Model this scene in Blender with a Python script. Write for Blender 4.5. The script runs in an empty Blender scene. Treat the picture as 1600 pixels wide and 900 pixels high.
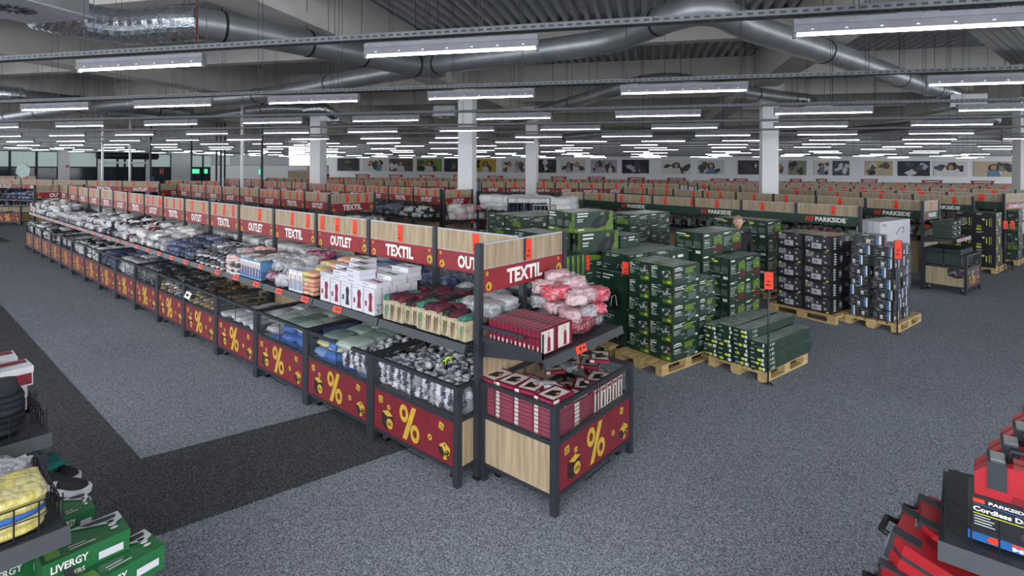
import bpy, math, random
from math import sin, cos, pi, radians as R_
from mathutils import Vector, Matrix, noise
rnd = random.Random(7)
C = bpy.context.scene.collection
scene = bpy.context.scene
# ------------------------------------------------------------------ camera
FPX, CH, TH, RO, H0 = 841.1, 2.7334, .8713, .005, 261.03
cam_d = bpy.data.cameras.new('camera'); cam = bpy.data.objects.new('camera', cam_d); C.objects.link(cam)
cam.matrix_world = Matrix.Translation((0, 0, CH)) @ Matrix.Rotation(-TH, 4, 'Z') @ Matrix.Rotation(pi/2, 4, 'X') @ Matrix.Rotation(RO, 4, 'Z')
cam_d.sensor_width = 36; cam_d.lens = FPX/1600*36; cam_d.shift_y = -(450-H0)/1600
cam_d.clip_start = .05; cam_d.clip_end = 300
scene.camera = cam
# ------------------------------------------------------------------ world and exposure
W = bpy.data.worlds.new('world'); scene.world = W; W.use_nodes = True
W.node_tree.nodes['Background'].inputs[0].default_value = (.90, .94, 1, 1)
W.node_tree.nodes['Background'].inputs[1].default_value = 2.4  # added fill light from the open camera side, where the hall is really closed
scene.view_settings.view_transform = 'Standard'; scene.view_settings.look = 'None'
scene.view_settings.exposure = .8; scene.view_settings.gamma = 1; scene.view_settings.use_curve_mapping = False
TUBE = 13.0      # brightness of every ceiling tube
scene.cycles.max_bounces = 6; scene.cycles.diffuse_bounces = 4; scene.cycles.sample_clamp_indirect = 6
scene.cycles.use_denoising = True
# ------------------------------------------------------------------ geometry of the place
fw = Vector((sin(TH), cos(TH))); rt = Vector((cos(TH), -sin(TH)))
AL = R_(14)
def uv(x, y):
    dx, dy = x-800, y-H0
    return cos(RO)*dx+sin(RO)*dy, -sin(RO)*dx+cos(RO)*dy
def bp(x, y, Z=0.0):              # a pixel's point on the level Z
    u, v = uv(x, y); z = FPX*(CH-Z)/v; w = fw*z+rt*(u/FPX*z); return Vector((w.x, w.y, Z))
def bd(x, y, z):                  # a pixel's point at distance z
    u, v = uv(x, y); w = fw*z+rt*(u/FPX*z); return Vector((w.x, w.y, CH-v*z/FPX))
def BW(b, c, z=0.0):              # building frame (along the trays, across them)
    x = b*cos(AL)+c*sin(AL); zz = -b*sin(AL)+c*cos(AL); w = fw*zz+rt*x; return Vector((w.x, w.y, z))
BX = (BW(1, 0)-BW(0, 0)); BY = (BW(0, 1)-BW(0, 0)); BROT = math.atan2(BX.y, BX.x)
def onC(x, y, c):                 # a pixel's point on the wall c
    u, v = uv(x, y); z = c/(cos(AL)+sin(AL)*u/FPX); return bd(x, y, z)
# ------------------------------------------------------------------ materials
def lin(h):
    h = h.lstrip('#'); o = []
    for i in (0, 2, 4):
        c = int(h[i:i+2], 16)/255; o.append(c/12.92 if c <= .04045 else ((c+.055)/1.055)**2.4)
    return (*o, 1)
MATS = {}
def mat(name, col, rough=.6, metal=0, var=.12, scale=9, coat=0, emis=0, alpha=1, bump=0, trans=0):
    if name in MATS: return MATS[name]
    m = bpy.data.materials.new(name); m.use_nodes = True; nt = m.node_tree; n = nt.nodes; p = n['Principled BSDF']
    c = lin(col); p.inputs['Roughness'].default_value = rough; p.inputs['Metallic'].default_value = metal
    if coat: p.inputs['Coat Weight'].default_value = coat; p.inputs['Coat Roughness'].default_value = .12
    if trans: p.inputs['Transmission Weight'].default_value = trans
    tc = n.new('ShaderNodeTexCoord'); nz = n.new('ShaderNodeTexNoise'); nz.inputs['Scale'].default_value = scale; nz.inputs['Detail'].default_value = 3
    nt.links.new(tc.outputs['Object'], nz.inputs['Vector'])
    cr = n.new('ShaderNodeValToRGB'); cr.color_ramp.elements[0].position = .3; cr.color_ramp.elements[1].position = .7
    cr.color_ramp.elements[0].color = tuple(v*(1-var) for v in c[:3])+(1,); cr.color_ramp.elements[1].color = tuple(min(1, v*(1+var)) for v in c[:3])+(1,)
    nt.links.new(nz.outputs['Fac'], cr.inputs['Fac']); nt.links.new(cr.outputs['Color'], p.inputs['Base Color'])
    if emis:
        p.inputs['Emission Color'].default_value = c; p.inputs['Emission Strength'].default_value = emis
    if alpha < 1: p.inputs['Alpha'].default_value = alpha
    if bump:
        b = n.new('ShaderNodeBump'); b.inputs['Strength'].default_value = bump; b.inputs['Distance'].default_value = .01
        nt.links.new(nz.outputs['Fac'], b.inputs['Height']); nt.links.new(b.outputs['Normal'], p.inputs['Normal'])
    MATS[name] = m; return m
def cloth(name, cols, rough=.75, coat=0, pat=0, scale=22, pc='d8d8d8'):      # a colour of the palette per object, with a printed or crumpled pattern
    if name in MATS: return MATS[name]
    m = bpy.data.materials.new(name); m.use_nodes = True; nt = m.node_tree; n = nt.nodes; p = n['Principled BSDF']; L = nt.links.new
    p.inputs['Roughness'].default_value = rough
    if coat: p.inputs['Coat Weight'].default_value = coat; p.inputs['Coat Roughness'].default_value = .15
    oi = n.new('ShaderNodeObjectInfo'); cr = n.new('ShaderNodeValToRGB'); cr.color_ramp.interpolation = 'CONSTANT'
    e = cr.color_ramp.elements
    while len(e) < len(cols): e.new(.5)
    for i, cc in enumerate(cols): e[i].position = i/len(cols); e[i].color = lin(cc)
    L(oi.outputs['Random'], cr.inputs['Fac'])
    tc = n.new('ShaderNodeTexCoord'); nz = n.new('ShaderNodeTexNoise'); nz.inputs['Scale'].default_value = scale; nz.inputs['Detail'].default_value = 4
    L(tc.outputs['Object'], nz.inputs['Vector'])
    b = n.new('ShaderNodeBump'); b.inputs['Strength'].default_value = 1.0 if coat >= .8 else .6; b.inputs['Distance'].default_value = .035 if coat >= .8 else .014
    L(nz.outputs['Fac'], b.inputs['Height']); L(b.outputs['Normal'], p.inputs['Normal'])
    if pat:
        mx = n.new('ShaderNodeMix'); mx.data_type = 'RGBA'; th = n.new('ShaderNodeMath'); th.operation = 'GREATER_THAN'; th.inputs[1].default_value = .56
        vo = n.new('ShaderNodeTexNoise'); vo.inputs['Scale'].default_value = scale*.8; vo.inputs['Detail'].default_value = 1
        L(tc.outputs['Object'], vo.inputs['Vector']); L(vo.outputs['Fac'], th.inputs[0]); ml = n.new('ShaderNodeMath'); ml.operation = 'MULTIPLY'; ml.inputs[1].default_value = pat
        L(th.outputs[0], ml.inputs[0]); L(ml.outputs[0], mx.inputs[0]); L(cr.outputs['Color'], mx.inputs[6]); mx.inputs[7].default_value = lin(pc)
        L(mx.outputs[2], p.inputs['Base Color'])
    else: L(cr.outputs['Color'], p.inputs['Base Color'])
    MATS[name] = m; return m
def wood(name, a, b, horizontal=False):
    m = bpy.data.materials.new(name); m.use_nodes = True; nt = m.node_tree; n = nt.nodes; p = n['Principled BSDF']; L = nt.links.new
    p.inputs['Roughness'].default_value = .55
    tc = n.new('ShaderNodeTexCoord'); mp = n.new('ShaderNodeMapping'); mp.inputs['Scale'].default_value = (24, 24, 1.4) if not horizontal else (1.5, 22, 22)
    nz = n.new('ShaderNodeTexNoise'); nz.inputs['Scale'].default_value = 1.0; nz.inputs['Detail'].default_value = 5; nz.inputs['Roughness'].default_value = .65
    cr = n.new('ShaderNodeValToRGB'); cr.color_ramp.elements[0].position = .32; cr.color_ramp.elements[1].position = .68
    cr.color_ramp.elements[0].color = lin(a); cr.color_ramp.elements[1].color = lin(b)
    L(tc.outputs['Object'], mp.inputs['Vector']); L(mp.outputs['Vector'], nz.inputs['Vector']); L(nz.outputs['Fac'], cr.inputs['Fac']); L(cr.outputs['Color'], p.inputs['Base Color'])
    MATS[name] = m; return m
def carpet(name, cols):                      # looped pile: random grains of three tones, with slow wear
    m = bpy.data.materials.new(name); m.use_nodes = True; nt = m.node_tree; n = nt.nodes; p = n['Principled BSDF']; L = nt.links.new
    p.inputs['Roughness'].default_value = .95; p.inputs['Specular IOR Level'].default_value = .2
    tc = n.new('ShaderNodeTexCoord'); vo = n.new('ShaderNodeTexVoronoi'); vo.voronoi_dimensions = '2D'; vo.inputs['Scale'].default_value = 165
    n2 = n.new('ShaderNodeTexNoise'); n2.noise_dimensions = '2D'; n2.inputs['Scale'].default_value = .7; n2.inputs['Detail'].default_value = 3
    sp = n.new('ShaderNodeSeparateColor'); cr = n.new('ShaderNodeValToRGB'); e = cr.color_ramp.elements
    e[0].position = .0; e[1].position = 1; e[0].color = lin(cols[0]); e[1].color = lin(cols[2]); x = e.new(.55); x.color = lin(cols[1])
    mx = n.new('ShaderNodeMix'); mx.data_type = 'RGBA'; mx.blend_type = 'MULTIPLY'; mx.inputs[0].default_value = 1
    c2 = n.new('ShaderNodeValToRGB'); c2.color_ramp.elements[0].color = (.88, .88, .88, 1); c2.color_ramp.elements[1].color = (1.08, 1.08, 1.08, 1)
    L(tc.outputs['Object'], vo.inputs['Vector']); L(tc.outputs['Object'], n2.inputs['Vector']); L(vo.outputs['Color'], sp.inputs[0]); L(sp.outputs[0], cr.inputs['Fac']); L(n2.outputs['Fac'], c2.inputs['Fac'])
    L(cr.outputs['Color'], mx.inputs[6]); L(c2.outputs['Color'], mx.inputs[7]); L(mx.outputs[2], p.inputs['Base Color'])
    MATS[name] = m; return m
STEEL = mat('anthracite_steel', '36393f', .45, .3)
PALE = mat('pale_concrete', 'e4ded6', .85, var=.05, scale=2)
DECK = mat('galvanised_deck', 'd2d4d7', .5, .15, var=.05)
TRAY = mat('zinc_tray', '5f6265', .5, .5)
DUCT = mat('spiral_duct', 'a3a6a9', .42, .7, scale=3)
FOIL = mat('crinkled_foil', 'c4c7ca', .22, .95, bump=1.0, scale=30)
BLACK = mat('black', '17181b', .5)
WHITE = mat('white_paint', 'f8f8fa', .7, var=.02)
OAK = wood('sonoma_oak', '8f7b60', 'bda98a')
RED = mat('outlet_red', '8f1f27', .5)
DRED = mat('bin_red', '7a1d29', .5)
YEL = mat('promo_yellow', 'cda73a', .5)
ORA = mat('price_orange', 'ff3c12', .5)
LET = mat('letter_white', 'f0ece6', .5)
DGR = mat('brand_green', '1d3a2c', .5)
CHROME = mat('zinc_bright', 'b4b6b8', .3, .9)
PANE = mat('acrylic_pane', '8f979c', .08, 0, alpha=.05)
WIRE = mat('dark_wire', '2c2e33', .4, .5)
INK = mat('print_ink', '2a1512', .6)
LIP = mat('shelf_lip', '34373d', .45, .2)
LIPR = mat('clear_price_rail', 'a9adb2', .25)
EPW = wood('pallet_pine', 'a98c5a', 'd9bd85', True)
MATTUBE = mat('tube_glow', 'f6faf8', .4, emis=TUBE)
LAMPG = mat('lamp_housing', '74747a', .5)
LAMPW = mat('lamp_reflector', 'b9b9c2', .4)
# ------------------------------------------------------------------ mesh helper
GLY = {}
def glyph(s, bold=.028, sp=1.0):
    if (s, bold) in GLY: return GLY[(s, bold)]
    cu = bpy.data.curves.new('lettering', 'FONT'); cu.body = s; cu.size = 1; cu.offset = bold; cu.resolution_u = 2; cu.space_character = sp
    o = bpy.data.objects.new('lettering', cu); C.objects.link(o)
    dg = bpy.context.evaluated_depsgraph_get(); me = bpy.data.meshes.new_from_object(o.evaluated_get(dg))
    vs = [tuple(v.co[:2]) for v in me.vertices]; fs = [tuple(p.vertices) for p in me.polygons]
    bpy.data.objects.remove(o); bpy.data.curves.remove(cu); bpy.data.meshes.remove(me)
    x0 = min(v[0] for v in vs); x1 = max(v[0] for v in vs); y0 = min(v[1] for v in vs); y1 = max(v[1] for v in vs)
    vs = [((a-x0)/(x1-x0), (b-y0)/(y1-y0)) for a, b in vs]
    GLY[(s, bold)] = (vs, fs, (x1-x0)/(y1-y0)); return GLY[(s, bold)]
class MB:
    def __init__(s): s.v = []; s.f = []; s.m = []; s.mats = []; s.smooth = []
    def mi(s, m):
        if m not in s.mats: s.mats.append(m)
        return s.mats.index(m)
    def add(s, vs, fs, m, smooth=False, M=None):
        o = len(s.v); i = s.mi(m)
        s.v += [tuple(M @ Vector(v)) if M else tuple(v) for v in vs]
        for f in fs: s.f.append(tuple(o+k for k in f)); s.m.append(i); s.smooth.append(smooth)
        return s
    def box(s, a, b, m, M=None):
        x0, y0, z0 = a; x1, y1, z1 = b
        return s.add([(x0, y0, z0), (x1, y0, z0), (x1, y1, z0), (x0, y1, z0), (x0, y0, z1), (x1, y0, z1), (x1, y1, z1), (x0, y1, z1)],
                     [(0, 3, 2, 1), (4, 5, 6, 7), (0, 1, 5, 4), (1, 2, 6, 5), (2, 3, 7, 6), (3, 0, 4, 7)], m, False, M)
    def tube(s, pts, r, m, n=8, cap=True, smooth=True):
        pts = [Vector(p) for p in pts]; rr = r if isinstance(r, (list, tuple)) else [r]*len(pts)
        vs = []; fs = []; up0 = None
        for i, p in enumerate(pts):
            t = (pts[min(i+1, len(pts)-1)]-pts[max(i-1, 0)]).normalized()
            up = up0 if up0 is not None else (Vector((0, 0, 1)) if abs(t.z) < .95 else Vector((1, 0, 0)))
            pr = up-t*up.dot(t)
            if pr.length < .35: pr = (bl if i else Vector((1, 0, 0)))-t*(bl if i else Vector((1, 0, 0))).dot(t)
            a = pr.normalized(); up0 = a; b = t.cross(a); bl = b.copy()
            for k in range(n): vs.append(p+(a*cos(2*pi*k/n)+b*sin(2*pi*k/n))*rr[i])
        for i in range(len(pts)-1):
            for k in range(n): fs.append((i*n+k, i*n+(k+1) % n, (i+1)*n+(k+1) % n, (i+1)*n+k))
        if cap: fs += [tuple(range(n))[::-1], tuple(range((len(pts)-1)*n, len(pts)*n))]
        return s.add(vs, fs, m, smooth and n > 4)
    def wire(s, pts, m=None, r=.0025): return s.tube(pts, r, m or WIRE, 4)
    def patch(s, fr, u0, v0, u1, v1, m, off=.0015):
        O, U, V, N = fr; q = [O+U*a+V*b+N*off for a, b in ((u0, v0), (u1, v0), (u1, v1), (u0, v1))]
        return s.add(q, [(0, 1, 2, 3)], m)
    def poly(s, fr, pts, m, off=.0015):
        O, U, V, N = fr; return s.add([O+U*a+V*b+N*off for a, b in pts], [tuple(range(len(pts)))], m)
    def disc(s, fr, cu, cv, ru, rv, m, off=.0015, n=12):
        return s.poly(fr, [(cu+ru*cos(2*pi*k/n), cv+rv*sin(2*pi*k/n)) for k in range(n)], m, off)
    def text(s, st, fr, u0, v0, h, m, off=.002, w=None, bold=.028):
        # h: letter height as a share of V; w: width as a share of U (else natural)
        O, U, V, N = fr; vs, fs, asp = glyph(st, bold); 
        if w is None: w = asp*h*V.length/U.length
        return s.add([O+U*(u0+a*w)+V*(v0+b*h)+N*off for a, b in vs], fs, m)
    def mesh(s, name='mesh'):
        me = bpy.data.meshes.new(name); me.from_pydata(s.v, [], s.f)
        for m in s.mats: me.materials.append(m)
        me.polygons.foreach_set('material_index', s.m); me.polygons.foreach_set('use_smooth', s.smooth); me.update(); return me
    def build(s, name, parent=None, loc=None, rz=0): return obj(name, s.mesh(name), parent, loc, rz)
def obj(name, me, parent=None, loc=None, rz=0):
    o = bpy.data.objects.new(name, me); C.objects.link(o); o.parent = parent
    if loc is not None: o.location = loc
    if rz: o.rotation_euler = (0, 0, rz)
    return o
def frames(w, d, h, o=(0, 0, 0)):
    o = Vector(o); X, Y, Z = Vector((w, 0, 0)), Vector((0, d, 0)), Vector((0, 0, h)); n = lambda *a: Vector(a)
    return {'F': (o, X, Z, n(0, -1, 0)), 'R': (o+X, Y, Z, n(1, 0, 0)), 'L': (o+Y, -Y, Z, n(-1, 0, 0)), 'B': (o+X+Y, -X, Z, n(0, 1, 0)), 'T': (o+Z, X, Y, n(0, 0, 1))}
def tag(o, label, cat, group=None, kind=None):
    if label: o['label'] = label
    if cat: o['category'] = cat
    if group: o['group'] = group
    if kind: o['kind'] = kind
    return o
def thing(name, label, cat, loc=(0, 0, 0), rz=0, group=None):
    return tag(obj(name, None, None, loc, rz), label, cat, group)
def kids(o): return [c for c in KID.get(o.name, [])]
KID = {}
def copy_tree(o, loc=None, rz=None, label=None, group=None, parent=None, tree=None):
    c = o.copy(); C.objects.link(c); c.parent = parent
    if loc is not None: c.location = loc
    if rz is not None: c.rotation_euler = (0, 0, rz)
    if label: c['label'] = label
    if group: c['group'] = group
    tree = tree if tree is not None else o.children_recursive
    for ch in [t for t in tree if t.parent == o]: copy_tree(ch, parent=c, tree=tree)
    return c
def struct(o, kind='structure'): o['kind'] = kind; return o
ORD = ['nearest', 'second', 'third', 'fourth', 'fifth', 'sixth', 'seventh', 'eighth', 'ninth', 'tenth', 'eleventh', 'twelfth', 'thirteenth', 'fourteenth', 'fifteenth', 'farthest']
# ------------------------------------------------------------------ floor
CARP = carpet('grey_carpet', ('474c54', '7b8189', 'b4b9c1')); CDARK = carpet('charcoal_carpet', ('1f2022', '424345', '6c6d6f'))
struct(MB().box((-30, -35, -.05), (75, 70, 0), CARP).build('floor'))
def flat(name, pts, m, z=.004):
    o = MB(); n = len(pts); o.add([(*p, 0) for p in pts]+[(*p, z) for p in pts], [tuple(range(n, 2*n))]+[(k, (k+1) % n, n+(k+1) % n, n+k) for k in range(n)], m); return o.build(name)
struct(flat('floor_dark_carpet', [(-6, 6.4), (-6, 5.8), (1.21, 4.58), (3.18, 4.16), (4.9, 3.75), (4.9, 5.05), (3.2, 5.46), (1.615, 5.86), (1.615, 16.5), (-1.2, 16.5), (-1.2, 6.0)], CDARK))
struct(flat('floor_dark_carpet', [(3.2, 25.9), (3.0, 30), (-6, 32), (-6, 25.2)], CDARK))
# ------------------------------------------------------------------ ceiling: deck, beams
ZD = 6.5
mb = MB(); b = -62
while b < 46:
    for (x0, x1, z0, z1) in ((b, b+.10, ZD, ZD), (b+.10, b+.14, ZD, ZD+.13), (b+.14, b+.24, ZD+.13, ZD+.13), (b+.24, b+.28, ZD+.13, ZD)):
        mb.add([BW(x0, -2, z0), BW(x1, -2, z1), BW(x1, 60, z1), BW(x0, 60, z0)], [(0, 1, 2, 3)], DECK)
    b += .28
struct(mb.build('ceiling'))
def bbox(name, b0, b1, c0, c1, z0, z1, m):
    o = MB().box((b0, c0, z0), (b1, c1, z1), m).build(name, None, (0, 0, 0), BROT); return o
for k in range(10):
    c = 8.2+k*5.6
    struct(bbox('ceiling_purlin', -62, 46, c, c+.35, 5.85, ZD, PALE))
for b in (-42, -33, -24, -15.2, -6.6, 3.4, 12.5, 22, 31):
    o = MB(); o.box((b, 3, 5.5), (b+.5, 60, ZD-.005), PALE); o.box((b-.14, 3, 5.33), (b+.64, 60, 5.5), PALE)
    struct(o.build('ceiling_beam', None, (0, 0, 0), BROT))
# columns
def column(px, z, w=.48, zt=5.4):
    p = bd(px, 300, z); o = MB(); o.box((-w/2, -w/2, 0), (w/2, w/2, zt), WHITE); o.box((-w/2-.12, -w/2-.12, zt-.22), (w/2+.12, w/2+.12, zt), PALE)
    return struct(o.build('wall_column', None, (p.x, p.y, 0), BROT))
for a in ((497, 22.4), (730, 17.6), (831, 24), (1201, 17.4), (1600, 19.5)): column(*a)
# ------------------------------------------------------------------ far walls
WC = 58
mb = MB()
def wallseg(name, p, q, z0, z1, m, t=.2):
    d = (q-p); L = math.hypot(d.x, d.y); return struct(MB().box((0, 0, z0), (L, t, z1), m).build(name, None, (p.x, p.y, 0), math.atan2(d.y, d.x)))
wl = onC(505, 262, WC); wr = onC(1760, 262, WC)
wallseg('wall_far', wl, wr, 0, ZD, WHITE)
w0 = bd(-80, 262, 35); w1 = bd(452, 262, 60)
dW = (w1-w0); dW.z = 0; LW = dW.length; aW = math.atan2(dW.y, dW.x); eW = dW.normalized()
FROST = mat('frosted_glass', 'b4c6c4', .35, var=.04, emis=.22); NIGHT = mat('night_glass', '27323f', .08)  # glow put into the frosted panes, standing in for daylight coming through
MULL = mat('window_frame_dark', '1f2a2e', .4)
def wallx(px):                      # distance along the window wall for a column of the photograph
    u, v = uv(px, 262); d = fw+rt*(u/FPX)
    # w0 + t e = s d
    det = eW.x*(-d.y)+d.x*eW.y
    return ((-w0.x)*(-d.y)+(-w0.y)*(-1)*(-1)*(-d.x)*(-1))/det if False else (w0.x*d.y-w0.y*d.x)/(-(eW.x*d.y-eW.y*d.x))
struct(MB().box((0, .1, 3.75), (LW, .3, ZD), WHITE).build('wall_left', None, (w0.x, w0.y, 0), aW))
def wwin(n, x0, x1, night_top=2.55, frost=FROST):
    a, b2 = wallx(x0), wallx(x1); o = obj('window_%d' % n, None, None, (w0.x, w0.y, 0), aW); o['kind'] = 'structure'
    MB().box((a, .12, night_top), (b2, .16, 3.75), frost).build('frosted_pane', o)
    MB().box((a, .12, 0), (b2, .16, night_top), NIGHT).build('pane', o)
    f = MB(); t = .06
    for (p, q) in ((a, a+t), (b2-t, b2)): f.box((p, .04, 0), (q, .2, 3.75), MULL)
    f.box((a, .06, night_top-.05), (b2, .18, night_top+.05), MULL); f.box((a, .06, 3.68), (b2, .18, 3.75), MULL); f.box((a, .06, 0), (b2, .18, .1), MULL); f.build('window_frame', o)
for i, (a, b2) in enumerate([(-40, 16), (16, 58), (58, 92), (108, 153), (236, 268), (300, 318), (318, 332), (346, 362)]): wwin(i+1, a, b2)
for (a, b2) in ((91, 109), (268, 300), (153, 161), (228, 237), (330, 347), (360, 452)):
    p, q = wallx(a), wallx(b2); struct(MB().box((p, 0, 0), (q, .35, 3.8), WHITE).build('wall_pier', None, (w0.x, w0.y, 0), aW))
# entrance doors with a dark drum of the roller shutter over them
o = obj('door_1', None, None, (w0.x, w0.y, 0), aW); o['kind'] = 'structure'; a, b2 = wallx(161), wallx(228)
MB().box((a, .1, 0), (b2, .14, 2.5), NIGHT).build('pane', o); f = MB()
for t in (0, .33, .5, .66, 1): x = a+(b2-a)*t; f.box((x-.07, .02, 0), (x+.07, .2, 3.3), MULL)
f.box((a, .02, 2.45), (b2, .2, 2.6), MULL); f.build('door_frame', o)
MB().box((a, .1, 2.6), (b2, .14, 3.3), FROST).build('transom_pane', o)
MB().box((a-.2, -.2, 2.85), (b2+.3, .1, 3.0), WHITE).build('canopy_rail', o)
MB().tube([(a-.5, -.2, 3.5), (b2+.8, -.2, 3.5)], .28, BLACK, 14).build('shutter_drum', o)
GREENLIT = mat('lit_green_sign', '3fe08a', .4, emis=.9)
def wsign(name, x0, y0, x1, y1, m, label, cat, z, th=.04, txt=None, tm=None):
    p = bd(x0, y1, z); q = bd(x1, y1, z); t = bd(x0, y0, z); d = q-p; L = math.hypot(d.x, d.y); h = t.z-p.z
    b = MB(); b.box((0, 0, 0), (L, th, h), m)
    if txt: b.text(txt, frames(L, th, h)['F'], .12, .2, .6, tm or LET, w=.76)
    return tag(b.build(name, None, p, math.atan2(d.y, d.x)), label, cat)
wsign('lit_sign', 300, 264, 311, 271, GREENLIT, 'green lit square sign in the dark window, left of two', 'sign', 44)
wsign('lit_sign', 319, 264, 324, 271, GREENLIT, 'narrow green lit sign in the dark window, right of two', 'sign', 44)
wsign('lit_sign', 404, 265, 409, 272, GREENLIT, 'small green lit sign on the white office box', 'sign', 38)
wsign('blue_bin', 234, 276, 240, 283, mat('blue', '1d49a8'), 'blue panel standing by the entrance windows', 'panel', 36)
wsign('wall_poster', 249, 262, 256, 273, mat('poster_dark', '1b2230'), 'dark poster with a red numeral beside the entrance', 'poster', 40, txt='U', tm=ORA)
wsign('wall_sign', 103, 258, 107, 262, mat('sign_red', 'b53a3a'), 'tiny red notice on the white pillar between windows', 'sign', 38)
# hanging hexagon
p = bd(37, 267, 22); hx = MB(); R6 = .32
pts = [(R6*cos(2*pi*k/6+.35), R6*.92*sin(2*pi*k/6+.35)) for k in range(6)]
hx.add([(a, -.03, b) for a, b in pts]+[(a, .03, b) for a, b in pts], [tuple(range(6)), tuple(range(6, 12))[::-1]]+[(k, (k+1) % 6, 6+(k+1) % 6, 6+k) for k in range(6)], mat('hexagon_pale', 'b9cdc9', .5))
hx.wire([(0, 0, .28), (0, 0, 4.04)])
tag(hx.build('hanging_hexagon', None, p, -TH), 'pale green hexagon board hanging before the left windows', 'sign')
# white slim poles (ceiling power poles)
def power_pole(x, z, m=CHROME, lab=None):
    p = bd(x, 280, z); o = MB(); o.box((-.04, -.04, 0), (.04, .04, 5.3), m); o.box((-.09, -.09, 0), (.09, .09, .03), m); o.box((-.055, -.055, 1.0), (.055, .055, 1.25), m)
    tag(o.build('power_pole', None, (p.x, p.y, 0), 0), lab, 'pole')
power_pole(160, 27, lab='slim silver pole left of the entrance doors'); power_pole(203, 27, lab='slim silver pole before the middle of the entrance')
power_pole(235, 27, STEEL, lab='slim dark pole right of the entrance doors'); power_pole(378, 21, WHITE, lab='slim white pole before the white office box')
power_pole(409, 22, STEEL, lab='slim black pole before the right end of the office box')
for k, x in enumerate((299, 338, 345, 351)): power_pole(x, 33, STEEL, lab=['slim black pole by the green signs', 'slim black pole, leftmost of three beside the white office box', 'slim black pole, middle of three beside the office box', 'slim black pole, rightmost of three beside the office box'][k])
# office box and wood kiosk
def rawbox(name, x0, x1, ytop, z, depth, m, label, cat, kind=None, zb=0):
    p = bd(x0, ytop, z); q = bd(x1, ytop, z); d = q-p; L = math.hypot(d.x, d.y)
    b = MB(); b.box((0, 0, zb), (L, depth, p.z), m); b.box((-.03, -.03, p.z-.06), (L+.03, depth, p.z), LAMPW)
    o = b.build(name, None, (p.x, p.y, 0), math.atan2(d.y, d.x)); tag(o, label, cat)
    if kind: struct(o)
    return o
rawbox('wall_office', 329, 480, 257.5, 42, 5, WHITE, None, None, 'structure')
rawbox('wood_kiosk', 450, 487, 266, 35, 2, OAK, 'low wood-clad kiosk left of the white column', 'kiosk')
# ------------------------------------------------------------------ pictures on the far wall
PCOL = [mat('pic_'+c, c) for c in ('2a2c33', 'e6e2dc', '6b5a4c', '7f9a3f', '3b3a3f', 'c9a832', 'dcdcdc', '46525e', 'b9b3c8', '262a3c', '5f86a8', '4a4642', '8a8f78', 'cbb79a')]
SKIN_ = mat('print_skin', 'c79a7c'); HAIR_ = mat('print_hair', '4a2f20'); BLON = mat('print_blond', 'a5804a')
PX = [(527, 561, 0, 'dark picture of a room'), (567, 605, 1, 'white picture of people playing'), (608, 645, 2, 'brown picture of a person by a door'), (651, 690, 3, 'picture of a figure lying on green grass'),
      (694, 722, 4, 'grey picture of a corridor'), (742, 775, 5, 'yellow toned picture of a jumping woman'), (784, 820, 6, 'pale picture of a couple'), (840, 869, 4, 'black and white living room picture'),
      (875, 915, 1, 'picture of two laughing long-haired women'), (923, 964, 8, 'picture of three people in violet shirts'), (972, 1014, 9, 'dark blue kitchen picture'), (1033, 1080, 1, 'white picture of a blond woman on her arms'),
      (1090, 1132, 6, 'white picture of a woman lying with a round thing'), (1153, 1186, 11, 'dim grey shop picture'), (1214, 1231, 6, 'pale narrow picture beside the column'), (1232, 1260, 12, 'grey green picture of a shelf'), (1272, 1297, 1, 'picture of a brown-haired woman'),
      (1301, 1327, 7, 'blue grey picture of a street'), (1352, 1395, 13, 'beige picture of a set table'), (1403, 1453, 9, 'dark picture of a laid cooker'), (1459, 1512, 1, 'picture of a long-haired woman at a desk'), (1521, 1584, 13, 'picture of a cook with vegetables')]
for i, (x0, x1, pc, what) in enumerate(PX):
    t0 = 247.5+(x0-527)/1050*5; b0 = 266.8+(x0-527)/1050*9.6
    p = onC(x0, b0, WC-.06); q = onC(x1, b0, WC-.06); tz = onC(x0, t0, WC-.06).z
    d = q-p; L = math.hypot(d.x, d.y); H = tz-p.z; b = MB(); b.box((0, 0, 0), (L, .04, H), PCOL[pc]); fr = frames(L, .04, H)['F']; rr = random.Random(i*5+1)
    for k in range(7):
        cu, cv = rr.uniform(.12, .88), rr.uniform(.15, .8); b.poly(fr, [(min(.99, max(.01, cu+rr.uniform(.05, .2)*cos(a))), min(.99, max(.01, cv+rr.uniform(.08, .3)*sin(a)))) for a in [j*2*pi/7 for j in range(7)]], PCOL[rr.choice([pc-1, 0, 6, 7, 11, 4, 2])], .003+k*.0015)
    if 'person' in what or 'wom' in what or 'people' in what or 'couple' in what or 'cook ' in what or 'figure' in what:
        nh = 3 if 'three' in what else 2 if ('two' in what or 'couple' in what or 'playing' in what) else 1
        for k in range(nh):
            cu = (k+1)/(nh+1); b.disc(fr, cu, .58, .11/nh+.03, .26, [HAIR_, BLON][k % 2], .018); b.poly(fr, [(cu-.15/nh-.03, .02), (cu+.15/nh+.03, .02), (cu+.1/nh+.02, .42), (cu-.1/nh-.02, .42)], PCOL[rr.choice([6, 8, 10, 1])], .02)
            b.disc(fr, cu, .6, .05/nh+.025, .17, SKIN_, .022)
    tag(b.build('wall_picture', None, p, math.atan2(d.y, d.x)), what+(', high on the far white wall'), 'picture')
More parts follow.
